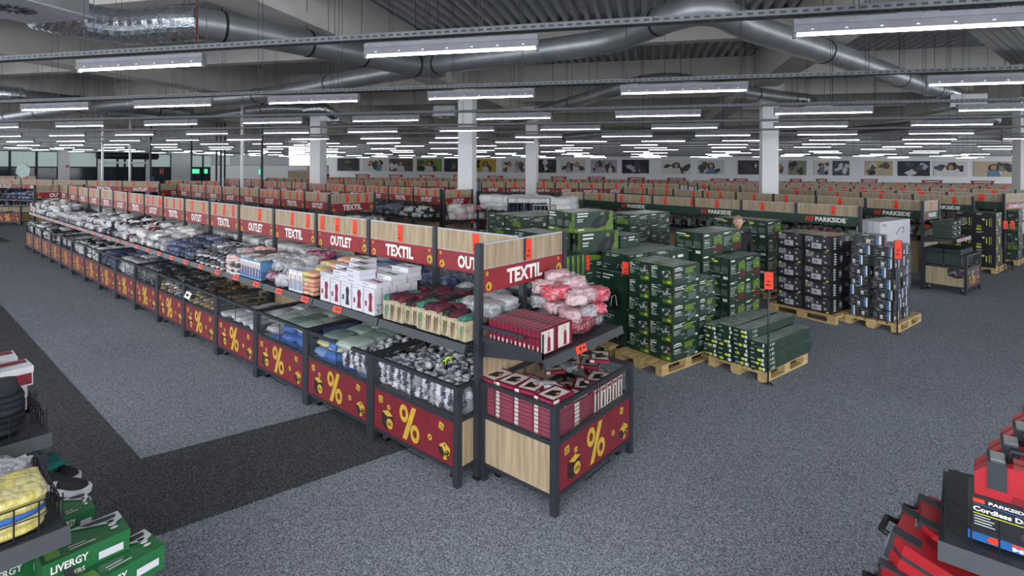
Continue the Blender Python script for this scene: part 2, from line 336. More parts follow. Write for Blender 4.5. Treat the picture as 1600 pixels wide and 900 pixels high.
# ------------------------------------------------------------------ lights on cable trays
def make_lamp():
    t = thing('tube_light', 'x', 'ceiling light')
    b = MB(); L = 1.58
    b.add([(-L/2, -.025, .06), (L/2, -.025, .06), (L/2, .025, .06), (-L/2, .025, .06), (-L/2, -.036, 0), (L/2, -.036, 0), (L/2, .036, 0), (-L/2, .036, 0)], [(0, 3, 2, 1)[::-1], (0, 1, 5, 4)[::-1], (2, 3, 7, 6)[::-1], (4, 7, 6, 5), (0, 4, 7, 3), (1, 2, 6, 5)], LAMPG)
    b.box((-L/2, -.03, .06), (L/2, .03, .1), LAMPG)
    for k in range(7): x = -L/2+.12+k*(L-.24)/6; b.box((x-.01, -.036, .016), (x+.01, -.028, .024), CHROME)
    for x in (-L/2, L/2-.02): b.box((x, -.02, -.035), (x+.02, .02, 0), LAMPG)
    b.build('reflector', t); c = MB(); c.tube([(-L/2+.02, 0, -.014), (L/2-.02, 0, -.014)], .0075, MATTUBE, 8); c.build('tube', t)
    return t
def inroom(b, c):                   # this side of the window wall
    q = BW(b-1.2, c); r = Vector((q.x-w0.x, q.y-w0.y)); return eW.x*r.y-eW.y*r.x < -.6
lamp0 = make_lamp(); used = [0]; LZ = 3.73
def lamp(b, c, label, group):
    p = BW(b, c, LZ)
    if not used[0]: used[0] = 1; o = lamp0; o.location = p; o.rotation_euler = (0, 0, BROT); o['label'] = label; o['group'] = group
    else: o = copy_tree(lamp0, p, BROT, label, group)
    return o
def tray(b0, b1, c, z=3.86, w=.1, label='', slots=False):
    L = b1-b0; b = MB(); p = BW(b0, c, z)
    b.box((0, -w/2, 0), (L, w/2, .004), TRAY); b.box((0, -w/2, 0), (L, -w/2+.004, .05), TRAY); b.box((0, w/2-.004, 0), (L, w/2, .05), TRAY)
    if slots:
        x = .05
        while x < L-.05:
            b.box((x, -w/2-.002, .017), (x+.04, -w/2, .033), BLACK); b.box((x, -w/4, -.002), (x+.03, -w/4+.01, 0), BLACK); b.box((x+.03, w/4, -.002), (x+.06, w/4+.01, 0), BLACK); x += .075
    t = tag(b.build('cable_tray', None, p, BROT), label, 'cable tray', 'cable trays')
    wv = MB(); x = .3
    while x < L:
        for yy in (-w/2, w/2): wv.tube([(x, yy, .01), (x+rnd.uniform(-.01, .01), yy, ZD-z)], .004, WIRE, 3)
        x += 1.42 if c < 20 else 2.8
    wv.build('suspension_wire', t)['kind'] = 'stuff'
    return t
NUM = ['first', 'second', 'third', 'fourth', 'fifth', 'sixth', 'seventh', 'eighth', 'ninth', 'tenth', 'eleventh', 'twelfth', 'thirteenth', 'fourteenth', 'fifteenth', 'sixteenth', 'seventeenth', 'eighteenth', 'nineteenth', 'twentieth', 'twenty-first', 'twenty-second', 'twenty-third', 'twenty-fourth', 'twenty-fifth', 'twenty-sixth', 'twenty-seventh', 'twenty-eighth', 'twenty-ninth', 'thirtieth']
cs = [4.37, 7.32, 10.6]+[10.6+3.35*k for k in range(1, 14)]
tot = 0
for i, c in enumerate(cs):
    n_ = ORD[i] if i < 15 else 'farthest'
    b_lo = -c*1.55-2; b_hi = c*.78+1.5
    tray(b_lo, b_hi, c, label='perforated metal cable tray under the ceiling, %s across the hall' % n_, slots=i < 3)
    if i == 0: bs = [-8.3, -4.98, -1.66, 1.84]
    elif i == 1: bs = [-12.7, -10.2, -7.65, -5.0, -2.3, .45, 3.98, 6.7]
    else:
        s = 2.83 if i < 6 else 3.6 if i < 8 else 5.2; ph = [.6, -.3, .2, .9, -.6][i % 5]; bs = []; x = -s*40+ph
        while x < b_hi: 
            if x > b_lo and inroom(x, c): bs.append(x)
            x += s
    for k, b in enumerate(bs):
        if tot > 290: break
        tot += 1
        if i == 0: lab = ['white tube light beyond the left edge of the nearest tray', 'white tube light hanging under the nearest tray at left', 'white tube light hanging under the nearest tray near the middle', 'white tube light hanging under the nearest tray at right'][k]
        else: lab = 'white tube light under the %s cable tray, %s from the left' % (n_, NUM[k] if k else 'leftmost')
        lamp(b, c, lab, 'tube lights on the %s tray' % n_)
for k in range(12):
    q = w0+eW*(3+k*1.9)+Vector((eW.y, -eW.x, 0))*1.4
    copy_tree(lamp0, (q.x, q.y, 3.9), aW, 'white tube light in the line along the windows, %s from the left' % NUM[k], 'tube lights along the windows')
# the wide tray crossing at the upper right
p = bp(1545, 0, 4.0); q = bp(1600, 58, 4.0); d = (q-p); ang = math.atan2(d.y, d.x)
b = MB(); b.box((-2, 0, 0), (3.5, .3, .005), TRAY); b.box((-2, -.004, 0), (3.5, 0, .06), TRAY); b.box((-2, .3, 0), (3.5, .304, .06), TRAY)
for k in range(70):
    for j in range(4): x = -1.9+k*.075+(j % 2)*.035; b.box((x, .04+j*.06, -.002), (x+.035, .05+j*.06, 0), BLACK)
tag(b.build('cable_tray', None, p, ang), 'wide perforated tray crossing the upper right corner', 'cable tray', 'cable trays')
# ------------------------------------------------------------------ ventilation ducts
def smooth_path(pts, n=6):
    P = [Vector(p) for p in pts]; out = []
    for i in range(len(P)-1):
        p0, p1, p2, p3 = P[max(i-1, 0)], P[i], P[i+1], P[min(i+2, len(P)-1)]
        for k in range(n):
            t = k/n; out.append(.5*((2*p1)+(p2-p0)*t+(2*p0-5*p1+4*p2-p3)*t*t+(3*p1-p0-3*p2+p3)*t**3))
    out.append(P[-1]); return out
def duct(pix, r, label, z=5.0, foil_end=None, bands=4):
    pts = smooth_path([bp(x, y, zz if zz else z) for x, y, zz in pix]); b = MB(); t = None
    # spiral seams: slight ridges
    L = 0; fine = [pts[0]]; rad = [r]; 
    for a, c in zip(pts, pts[1:]):
        n = max(1, int((c-a).length/.14))
        for k in range(1, n+1): fine.append(a.lerp(c, k/n)); rad.append(r*(1.02 if (len(fine) % 2) else 1.0))
    b.tube(fine, rad, DUCT, 20)
    d = tag(b.build('ventilation_duct'), label, 'duct')
    for k in range(bands):
        i = int((k+.6)/bands*(len(fine)-2)); a, c = fine[i], fine[i+1]; u = (c-a).normalized()
        MB().tube([a, a+u*.04], r*1.06, BLACK, 20).build('hanger_band', d)
        MB().tube([a, (a.x, a.y, ZD)], .006, WIRE, 4).build('hanger_wire', d)
    return d, fine
def foil(pix, r, parent, z=5.0):
    pts = smooth_path([bp(x, y, zz if zz else z) for x, y, zz in pix], 8); fine = [pts[0]]
    for a, c in zip(pts, pts[1:]):
        n = max(1, int((c-a).length/.05))
        for k in range(1, n+1): fine.append(a.lerp(c, k/n))
    b = MB(); b.tube(fine, [r*(1+.06*((i % 2)-.5)+rnd.uniform(-.03, .03)) for i in range(len(fine))], FOIL, 24, smooth=False)
    return b.build('foil_sleeve', parent)
def plenum(x, y, z, label, s=.6, parent=None):
    p = bp(x, y, z); b = MB(); b.box((-s/2, -s/2, 0), (s/2, s/2, .34), DUCT); b.box((-s/2-.05, -s/2-.05, -.02), (s/2+.05, s/2+.05, 0), LAMPW)
    for k in range(16): a = k*pi/8; M = Matrix.Rotation(a, 4, 'Z'); b.box((.07, -.012, -.026), (.24, .012, -.02), BLACK, M)
    for sx in (-1, 1):
        for sy in (-1, 1): b.tube([(sx*s/2, sy*s/2, .3), (sx*s/2, sy*s/2, ZD-z)], .004, WIRE, 4)
    return tag(b.build('air_diffuser', None, p, BROT), label, 'air diffuser')
d, _ = duct([(300, 35, 0), (380, 48, 0), (500, 72, 0), (620, 97, 0), (690, 108, 0)], .24, 'round metal duct running from the foil sleeve at upper left'); foil([(50, 14, 4.95), (88, 22, 4.95), (130, 32, 4.95), (200, 42, 4.9), (260, 38, 4.95), (312, 36, 5)], .27, d)
duct([(-40, 190, 0), (120, 168, 4.9), (380, 152, 0), (560, 122, 0), (700, 98, 0), (860, 78, 0), (960, 62, 5.05), (1040, 30, 5.1), (1110, 17, 5.1), (1170, 42, 5.05), (1260, 72, 0), (1340, 98, 0), (1440, 134, 0)], .225, 'long round duct crossing the whole ceiling and arching at right', bands=11)
o = bpy.data.objects.new('ventilation_duct', None); C.objects.link(o); bpy.data.objects.remove(o)
d, _ = duct([(790, 190, 4.8), (900, 158, 0), (960, 140, 0), (1010, 128, 5.1), (1060, 126, 5.1), (1120, 137, 0), (1190, 148, 0), (1240, 154, 0)], .2, 'smaller round duct behind, ending above the middle column', bands=4); foil([(1238, 154, 0), (1262, 157, 4.95), (1272, 168, 4.7)], .2, d)
d, _ = duct([(1440, 134, 0), (1460, 139, 0), (1475, 143, 0)], .22, 'short duct stub at right, ending in crinkled foil', bands=1); foil([(1470, 142, 0), (1492, 150, 4.95), (1500, 162, 4.7)], .23, d)
d, _ = duct([(20, 148, 0), (90, 156, 0), (180, 165, 0), (300, 178, 4.9)], .22, 'round duct at the left edge with a foil sleeve', bands=2); foil([(-20, 148, 0), (10, 147, 0), (34, 149, 0)], .25, d)
d, _ = duct([(880, 215, 4.8), (960, 208, 0), (1080, 204, 0), (1260, 208, 0), (1420, 196, 0), (1560, 186, 0)], .22, 'round duct far back above the power tool gondolas', bands=4)
d, _ = duct([(170, 176, 4.9), (300, 184, 4.8), (420, 170, 4.9), (500, 172, 4.8)], .18, 'thin round duct below the long duct at left', bands=2); foil([(480, 172, 4.8), (505, 170, 4.8), (522, 180, 4.6)], .2, d)
plenum(20, 12, 4.75, 'square air diffuser box at the upper left corner', 1.1); plenum(1500, 168, 4.55, 'square air diffuser under the foil duct at right', .9); plenum(1273, 178, 4.5, 'square air diffuser under the middle foil duct', .8)
plenum(524, 190, 4.4, 'square air diffuser left of the middle, under thin duct', .8); plenum(700, 182, 4.5, 'square air diffuser box before the middle column', .8)
# thin red sprinkler rod
p = bp(308, 0, 5.2); tag(MB().tube([(p.x, p.y, 4.3), (p.x, p.y, ZD)], .012, mat('rod_red', '6a2a24'), 6).build('hanging_rod'), 'thin dark red rod hanging by the foil sleeve', 'rod')
#@@PART2
# ------------------------------------------------------------------ soft goods: shapes shared by copies
def soft(seed, n=10, e=.45, amp=.10, cr=0):     # a crumpled, rounded pack in the unit box, resting on z = 0
    b = MB(); vs = []; rows = n; cols = n*2
    def sp(v, k): return math.copysign(abs(v)**k, v)
    for i in range(rows+1):
        ph = -pi/2+pi*i/rows
        for j in range(cols):
            th = 2*pi*j/cols; x = sp(cos(ph), e)*sp(cos(th), e); y = sp(cos(ph), e)*sp(sin(th), e); z = sp(sin(ph), e*1.3)
            d = 1+amp*noise.noise(Vector((x*1.7+seed*7.1, y*1.7, z*1.7)))+amp*.5*noise.noise(Vector((x*4+seed, y*4, z*4)))-cr*abs(noise.noise(Vector((x*5+seed, y*5+3, z*5))))*1.2+cr*.4*noise.noise(Vector((x*13, y*13+seed, z*13)))
            vs.append((x*.5*d, y*.5*d, max(0, .5+z*.5*d)))
    fs = []
    for i in range(rows):
        for j in range(cols): fs.append((i*cols+j, i*cols+(j+1) % cols, (i+1)*cols+(j+1) % cols, (i+1)*cols+j))
    return vs, fs
SOFTC = {}
def soft_mesh(name, w, d, h, m, seed=0, amp=.12, n=8, m2=None, e=.45):
    key = (name, w, d, h, seed)
    if key in SOFTC: return SOFTC[key]
    cr = .3 if amp >= .2 else 0; vs, fs = soft(seed, max(n, 15) if cr else n, e, amp, cr); b = MB(); b.add([(x*w, y*d, z*h) for x, y, z in vs], fs, m, True)
    if m2:
        i2 = b.mi(m2)
        for k, f in enumerate(b.f):
            c = sum(b.v[j][0] for j in f)/len(f)/w
            if abs(c) > .22+.08*sin(k*.7): b.m[k] = i2
    SOFTC[key] = b.mesh(name); return SOFTC[key]
CL_PACK = cloth('packed_textile', ['b9b7b5', 'd8d6d4', '8c8a8c', 'c9c3bf', '6d6c70', 'e4e2e0', 'a7a0a0'], .35, .6, .35)
CL_SOCK = cloth('sock_white', ['c9cace', 'b6b7bd', 'd6d6da', '9c9ca4'], .85); CL_SOCK2 = cloth('sock_grey', ['55555c', '3f3f45', '6f6e78', '4a4560', '8b8b92'], .85)
CL_BLUE = cloth('blue_knit', ['2f62ad', '2453a0', '4a7cc4', '6f8fc0'], .7, .3); CL_YELL = cloth('yellow_knit', ['d9cf87', 'cfc271', 'e0d89c'], .7, .3)
CL_SAGE = cloth('sage_knit', ['7e958c', '8fa39a', '6b8078', 'a3b0a8'], .7, .2)
CL_DARK = cloth('dark_garment', ['2b2d33', '1e2026', '4b4a50', '3a3038', '6b6a70', '2c3448'], .7, 0, .25); CL_NAVY = cloth('navy_denim', ['26304a', '313c5a', '1e2638', '5b6a8c', '46507a'], .75, 0, .2)
CL_PINK = cloth('pink_slipper', ['d9a9a4', 'e3c0ba', 'c99a94'], .7); CL_WHITE = cloth('white_garment', ['dcdcdc', 'cfcfd2', 'e6e5e3', '8f9096', 'd8d0cc', '3c3d44'], .7, .2, .6, 14, '6c6d74')
CL_MIX = cloth('mixed_garment', ['dcdcdc', 'c23038', '2a2c34', 'd8d6d4', '8c8a8c', 'e4e2e0', '7a2630', 'b9b7b5', '3c4660'], .7, .2, .7, 14)
CL_BW = cloth('black_white_garment', ['1c1c20', 'e0e0e0', '26262a', '1c1c20', 'c9c9cc'], .7, 0, .8, 12); CL_BROWN = cloth('brown_shoe', ['5a4636', '3f2f26', '6b5a3c', '2b2622', '77603e'], .5, .2)
CL_DENIM = cloth('denim_roll', ['3c4f7c', '4b5f8e', '2c3a5c', '6f7684', '5c6f98'], .6, .5, .3); CL_STR = cloth('striped_textile', ['c9c9cc', 'a9a9ae', '77777d', 'dadada'], .7, .2, .5, 40)
CL_REDBAG = cloth('red_bagged', ['c23b4a', 'b8b4b6', 'd0485a', '9c9a9e', 'dab9bc', 'c9a0a6'], .3, .8, .25); CL_GREY = cloth('grey_bagged', ['9a9ca0', 'b0b0b4', '84868c', 'c4c4c8'], .3, .8, .3)
def items(spots, meshes, name, label, cat, group, pos=None):
    out = []
    for i, (x, y, z, rz, s) in enumerate(spots):
        o = obj(name, meshes[i % len(meshes)], None, (x, y, z), rz)
        if isinstance(s, tuple): o.scale = s
        elif s != 1: o.scale = (s, s, s)
        l_ = label if not pos else poslab(label, *pos[i]) if isinstance(pos[i], tuple) else label+', '+pos[i]; tag(o, l_, cat, group); out.append(o)
    return out
def loc2w(T, x, y): return (T[0]+x*cos(T[2])-y*sin(T[2]), T[1]+x*sin(T[2])+y*cos(T[2]))
def poslab(lab, i, nx, j, ny, k, nz):
    col = '' if nx == 1 else ['left', 'right'][i] if nx == 2 else ['left', 'middle', 'right'][i] if nx == 3 else ('%s from left' % NUM[i])
    rw = '' if ny == 1 else ['front', 'back'][j] if ny == 2 else ['front', 'middle', 'back'][j] if ny == 3 else '%s row' % NUM[j]
    ly = '' if nz == 1 else ['lower', 'upper'][k] if nz == 2 else ['bottom', 'middle', 'top'][k] if nz == 3 else '%s layer' % NUM[k]
    for parts in ((col, rw, ly), (col, rw), (col,)):
        q = ', '.join(p for p in parts if p); t = lab+(', '+q if q else '')
        if len(t.replace(',', '').split()) <= 16: return t
    return lab
ZS = 1.2
def pile(T, x0, x1, y0, y1, z0, nx, ny, nz, dz, meshes, name, label, cat, group, jit=.3, mound=.0, rj=.5, rot=0, skip=0, sj=.1, front=False):
    sp = []; ps = []
    dx, dy = (x1-x0)/nx, (y1-y0)/ny
    for k in range(nz):
        for i in range(nx):
            for j in range(ny):
                if front and k < nz-1 and j > 0: continue
                if rnd.random() < skip: continue
                x = x0+(i+.5)*dx+rnd.uniform(-jit, jit)*dx*.5; y = y0+(j+.5)*dy+rnd.uniform(-jit, jit)*dy*.5
                X, Y = loc2w(T, x, y); z = z0+k*dz+(.035*j if z0 == ZS and k else 0)+(mound*sin(pi*(i+.5)/nx)*rnd.uniform(.6, 1.1) if k == nz-1 else 0)
                sp.append((X, Y, z, T[2]+rot+rnd.uniform(-rj, rj), 1+rnd.uniform(-sj, sj))); ps.append((i, nx, j, ny, k, nz))
    return items(sp, meshes, name, label, cat, group, ps)
def V(name, w, d, h, m, n=5, amp=.16, m2=None, res=7, e=.45): return [soft_mesh(name, w, d, h, m, k+1, amp, res, m2, e) for k in range(n)]
# ------------------------------------------------------------------ bins (roll-in promotion bins)
def promo_art(b, fr, seedless=0):
    O, U, V_, N = fr; asp = U.length/V_.length
    def sq(cu, cv, s, rot, m, off): b.poly(fr, [(cu+s/asp*cos(a+rot), cv+s*sin(a+rot)) for a in (0, pi/2, pi, 3*pi/2)], m, off)
    def ring(cu, cv, ru, rv, k, off):
        n = 18; P = [fr[0]+U*(cu+q*ru*cos(2*pi*i/n))+V_*(cv+q*rv*sin(2*pi*i/n))+N*off for q in (1, k) for i in range(n)]; b.add(P, [(i, (i+1) % n, n+(i+1) % n, n+i) for i in range(n)], YEL)
    ring(.41, .69, .056, .215, .45, .003); ring(.55, .31, .056, .215, .45, .003); b.poly(fr, [(.395, .08), (.45, .08), (.567, .92), (.512, .92)], YEL, .0035)
    for (u, v, s, r) in ((.10, .78, .12, .9), (.86, .80, .11, .5)): sq(u, v, s, r, YEL, .003); sq(u, v-.01, s*.55, r, INK, .004); sq(u, v-.01, s*.36, r, YEL, .005)
    for (u, v, s) in ((.21, .66, .07), (.73, .42, .08)): b.poly(fr, [(u+s/asp*cos(a), v+s*sin(a)) for a in [pi/6+k*pi/3 for k in range(6)]], YEL, .003); [b.disc(fr, u+p_*s/asp, v+q_*s, .22*s/asp, .22*s, INK, .004, 6) for p_, q_ in ((-.35, -.3), (.35, .3), (0, 0))]
    # round badge on a dark box
    b.poly(fr, [(.12, .5), (.2, .58), (.27, .48), (.25, .16), (.17, .08), (.11, .2)], INK, .003); b.poly(fr, [(.12, .5), (.2, .58), (.27, .48), (.19, .42)], YEL, .004); b.disc(fr, .225, .26, .13/asp, .13, YEL, .005, 14); b.text('LiDL', fr, .195, .22, .08, INK, .006, w=.06)
    # hexagon die with a ball
    b.poly(fr, [(.9+.2/asp*cos(a), .27+.2*sin(a)) for a in [pi/6+k*pi/3 for k in range(6)]], YEL, .003); b.disc(fr, .93, .22, .09/asp, .09, INK, .004, 10); [b.disc(fr, .93+.05/asp*cos(a), .22+.05*sin(a), .026/asp, .026, YEL, .005, 6) for a in (0, 2.1, 4.2)]
    b.poly(fr, [(.83, .32), (.87, .34), (.9, .2), (.885, .1), (.84, .18)], INK, .004); b.disc(fr, .9, .4, .03/asp, .03, INK, .004, 6)
def make_bin(Wd=1.25, D=.82, art=True, panel=None, near=True, side='oak'):
    t = thing('promotion_bin', 'x', 'bin'); P = .055
    for (x, y) in ((0, 0), (Wd-P, 0), (0, D-P), (Wd-P, D-P)):
        b = MB(); b.box((x, y, 0), (x+P, y+P, .86), STEEL); b.box((x+.01, y+.01, 0), (x+P-.01, y+P-.01, .004), BLACK); b.build('leg', t)
    for z0, z1, nm in ((.825, .86, 'top_rail'), (.545, .58, 'middle_rail'), (.13, .16, 'bottom_rail')):
        b = MB(); b.box((P, .005, z0), (Wd-P, .035, z1), STEEL); b.box((P, D-.035, z0), (Wd-P, D-.005, z1), STEEL); b.box((.005, P, z0), (.035, D-P, z1), STEEL); b.box((Wd-.035, P, z0), (Wd-.005, D-P, z1), STEEL); b.build(nm, t)
    b = MB(); b.box((P, .012, .16), (Wd-P, .024, .545), panel or DRED)
    if art: promo_art(b, frames(Wd-2*P, .012, .385, (P, .012, .16))['F'])
    b.build('front_panel', t)
    MB().box((.012, P, .16), (.024, D-P, .545), OAK).build('side_panel', t); MB().box((Wd-.024, P, .16), (Wd-.012, D-P, .545), OAK).build('side_panel', t); MB().box((P, D-.024, .16), (Wd-P, D-.012, .545), OAK).build('back_panel', t)
    MB().box((.03, .03, .28), (Wd-.03, D-.03, .295), BLACK).build('bottom_board', t)
    for q in (((P, .02, .58), (Wd-P, .024, .825)), ((.02, P, .58), (.024, D-P, .825)), ((Wd-.024, P, .58), (Wd-.02, D-P, .825))): MB().box(q[0], q[1], PANE).build('clear_pane', t)
    b = MB(); b.box((Wd/2-.004, .01, .58), (Wd/2+.004, .018, .825), STEEL); b.build('pane_strip', t)
    if near:
        for x in (.14, Wd-.14):
            for y in (.1, D-.1):
                b = MB(); b.tube([(x-.02, y, .04), (x-.006, y, .04)], .038, BLACK, 12); b.tube([(x+.006, y, .04), (x+.02, y, .04)], .038, BLACK, 12); b.box((x-.028, y-.02, .045), (x+.028, y+.02, .11), CHROME); b.build('castor', t)
        b = MB(); b.wire([(Wd*.33, .03, .135), (Wd*.34, .0, .105), (Wd*.66, .0, .105), (Wd*.67, .03, .135)], WIRE, .005); b.build('pull_bar', t)
    return t
binA = make_bin(); usedA = [0]
def put_bin(x, y, rz, label, group, src=binA, flag=usedA):
    if not flag[0]: flag[0] = 1; src.location = (x, y, 0); src.rotation_euler = (0, 0, rz); src['label'] = label; src['group'] = group; return src
    return copy_tree(src, (x, y, 0), rz, label, group)
# ------------------------------------------------------------------ gondola bays
MESHC = {}
def once(key, f):
    if key not in MESHC: MESHC[key] = f().mesh(key[0])
    return MESHC[key]
def sign_mesh(L, txt, col, ls, h=.21, art=True):
    def f():
        b = MB(); b.box((.03, -.012, 0), (L-.03, 0, h), col); fr = frames(L-.06, .012, h, (.03, -.012, 0))['F']
        if art:
            a = L/h
            for (u, v, s) in ((.05, .8, .1), (.94, .82, .09)): b.disc(fr, u, v, s/a, s, YEL, .002, 7); b.disc(fr, u, v, s*.5/a, s*.5, INK, .003, 5); b.disc(fr, u, v, s*.3/a, s*.3, YEL, .004, 5)
            for (u, v, s) in ((.07, .25, .2), (.95, .35, .24)): b.disc(fr, u, v, s/a, s, YEL, .002, 9); b.poly(fr, [(u-s/a*.6, v-s*.2), (u, v+s*.5), (u+s/a*.2, v-s*.1), (u-s/a*.1, v-s*.6)], INK, .003)
        return b
    return once(('sign_panel', round(L, 2), txt, col.name, h), f)
def letters_mesh(L, txt, h=.21, z=None):
    def f():
        b = MB(); fr = frames(L-.06, .012, h, (.03, -.012, 0))['F']
        if txt == 'PARKSIDE':
            for k in range(3): u = .14+k*.045; b.poly(fr, [(u, .26), (u+.022, .26), (u+.047, .78), (u+.025, .78)], ORA, .004)
            b.text('PARKSIDE', fr, .31, .27, .5, LET, .004, w=.5, bold=.04); b.disc(fr, .835, .72, .008, .04, LET, .004, 6)
        else:
            w = {'TEXTIL': .46, 'OUTLET': .44, 'VOLNÝ ČAS': .62, 'HRAČKY': .55, 'DOMÁCNOSŤ': .74}.get(txt, .5); b.text(txt, fr, .5-w/2, .17, .66, LET, .004, w=w*.96, bold=.04)
        return b
    return once(('lettering', round(L, 2), txt, h), f)
def card_mesh(w, h):
    def f():
        b = MB(); b.box((0, -.004, 0), (w, 0, h), ORA); fr = frames(w, .004, h, (0, -.004, 0))['F']
        b.text('MIX', fr, .3, .36, .11, BLACK, .001, w=.45); b.text('100,-' if w > .1 else '80,-', fr, .14, .12, .14, BLACK, .001, w=.7, bold=.03); b.box((w*.35, -.0055, h*.56), (w*.6, -.005, h*.58), BLACK); return b
    return once(('price_card', w, h), f)
def shelf_mesh(L, D, lip=True):
    def f():
        b = MB(); b.box((.03, 0, 1.17), (L-.03, D, 1.19), LIP)
        b.add([(.01, -.03, 1.125), (L-.01, -.03, 1.125), (L-.01, -.01, 1.195), (.01, -.01, 1.195), (.01, .0, 1.125), (L-.01, .0, 1.125), (L-.01, .0, 1.195), (.01, .0, 1.195)], [(0, 1, 2, 3), (4, 7, 6, 5), (3, 2, 6, 7), (0, 4, 5, 1), (0, 3, 7, 4), (1, 5, 6, 2)], LIP); return b
    return once(('shelf', round(L, 2), D), f)
def bracket_mesh(D):
    def f():
        b = MB(); b.add([(0, 0, 1.17), (0, D, 1.17), (0, D, 1.06), (.02, 0, 1.17), (.02, D, 1.17), (.02, D, 1.06)], [(0, 1, 2), (3, 5, 4), (0, 2, 5, 3), (0, 3, 4, 1), (1, 4, 5, 2)], STEEL); return b
    return once(('bracket', D), f)
def wirebasket_mesh(L, D, h=.11):
    def f():
        b = MB(); n = int(L/.045)
        for k in range(n+1): x = k*L/n; b.wire([(x, 0, 0), (x, 0, h)])
        for z in (.0, h*.5, h): b.wire([(0, 0, z), (L, 0, z)], None, .003)
        n2 = int(D/.06)
        for x in (0, L):
            for k in range(n2+1): y = k*D/n2; b.wire([(x, y, 0), (x, y, h)])
            b.wire([(x, 0, h), (x, D, h)], None, .003); b.wire([(x, 0, 0), (x, D, 0)], None, .003)
        return b
    return once(('wire_fence', round(L, 2), D, h), f)
def bay(T, L, txt, label, group, cards=(.45,), top=2.06, post=True, post2=False, sign=True, shelf=(.75,), back=True, signh=.21, scol=RED, detail=True, header=True, lastpost=False, tagw=.085, labels=0):
    """one gondola bay in the frame T=(x, y, rot): its front looks along -y, the bay runs 0..L in x"""
    t = thing('gondola_bay', label, 'display gondola', (T[0], T[1], 0), T[2], group); P = .06
    k = top/2.06
    pm = once(('post', top), lambda: MB().box((-.03, -.03, 0), (.03, .03, top), STEEL).box((-.034, -.034, 0), (.034, .034, .03), BLACK))
    if post: obj('post', pm, t, (0, 0, 0))
    if lastpost: obj('post', pm, t, (L, 0, 0))
    if header:
        hm = once(('header_board', round(L, 2)), lambda: MB().box((.03, -.009, 0), (L-.03, .009, .215), OAK).box((.03, -.012, .215), (L-.03, .012, .228), LAMPW).box((.03, -.012, -.008), (L-.03, .012, 0), LAMPW))
        obj('header_board', hm, t, (0, 0, top-.23))
        for c in cards:
            obj('price_card', card_mesh(tagw, .2), t, (L*c-.04, -.012, top-.225))
    if sign:
        s = obj('sign_panel', sign_mesh(L, txt, scol, 0, signh, scol is RED), t, (0, 0, top-.23-signh-.005))
        if txt: obj('lettering', letters_mesh(L, txt, signh), s)
    if detail:
        for side, D in enumerate(shelf):
            fl = side == 1
            sh = obj('shelf', shelf_mesh(L, D), t, (0 if not fl else L, -D if not fl else D, 0), pi if fl else 0)
            if not fl: obj('shelf_bracket', bracket_mesh(D), t, (.03, -D, 0)); obj('shelf_bracket', bracket_mesh(D), t, (L-.05, -D, 0))
            if not fl:
                for q in range(labels):
                    x = L*(.3+.5*q) if labels > 1 else L*.35
                    obj('price_label', once(('price_label',), lambda: MB().add([(0, -.0315, 1.13), (.16, -.0315, 1.13), (.16, -.0135, 1.192), (0, -.0135, 1.192)], [(0, 1, 2, 3)], ORA).add([(.05, -.0275, 1.15), (.08, -.0275, 1.15), (.08, -.0195, 1.178), (.05, -.0195, 1.178)], [(0, 1, 2, 3)], BLACK).add([(.10, -.0265, 1.155), (.14, -.0265, 1.155), (.14, -.0215, 1.172), (.10, -.0215, 1.172)], [(0, 1, 2, 3)], BLACK)), sh, (min(x, L-.18), 0, 0))
        if back: obj('divider_board', once(('divider_board', round(L, 2)), lambda: MB().box((.03, -.01, .3), (L-.03, .01, 1.32), OAK).box((.03, -.015, 1.32), (L-.03, .015, 1.345), STEEL)), t)
    return t
def rowframe(a, b, n):                # bays between two points, left to right as seen from the front
    a = Vector(a[:2]); b = Vector(b[:2]); d = b-a; L = d.length/n; r = math.atan2(d.y, d.x); return [((a+d*(i/n)).x, (a+d*(i/n)).y, r) for i in range(n)], L
# ---- the long front row, sixteen bays
XC, YN = 4.07, 3.28; NB = 16; LB = 1.25
RC = [(.5,), (.5,), (.12, .42, .75), (.45, .8), (.6,), (.2, .5, .8), (.3, .75), (.15, .5, .8), (.2, .45, .8, .9), (.1, .55, .8), (.15, .7), (.4,), (.4,), (.4,), (.2, .4, .65, .85), (.3,)]
for i in range(NB):
    T = (XC, YN+LB*(i+1), -pi/2); word = 'OUTLET' if i % 2 == 0 else 'TEXTIL'
    bay(T, LB, word, 'oak-topped gondola bay with red %s sign, %s bay of the long front row' % (word, ORD[i]), 'bays of the long front row', RC[i], post=True, lastpost=(i == 0), shelf=(.76, .76), labels=2 if i > 1 else (1 if i == 1 else 0))
    put_bin(3.2, YN+LB*(i+1), -pi/2, 'red percent-sign promotion bin on castors, %s along the front of the long row' % ORD[i], 'promotion bins of the long row')
    if i < 6: put_bin(4.94, YN+LB*i, pi/2, 'promotion bin at the back of the long row, %s from its near end' % ORD[i], 'bins behind the long row')
# wire fences on the front shelf
for i in range(NB):
    f = obj('wire_fence', wirebasket_mesh(1.14, .66), None, (3.34, YN+LB*(i+1)-.05, 1.2), -pi/2); tag(f, 'low dark wire fence round the front shelf of the %s bay' % ORD[i], 'wire fence', 'shelf fences of the long row')
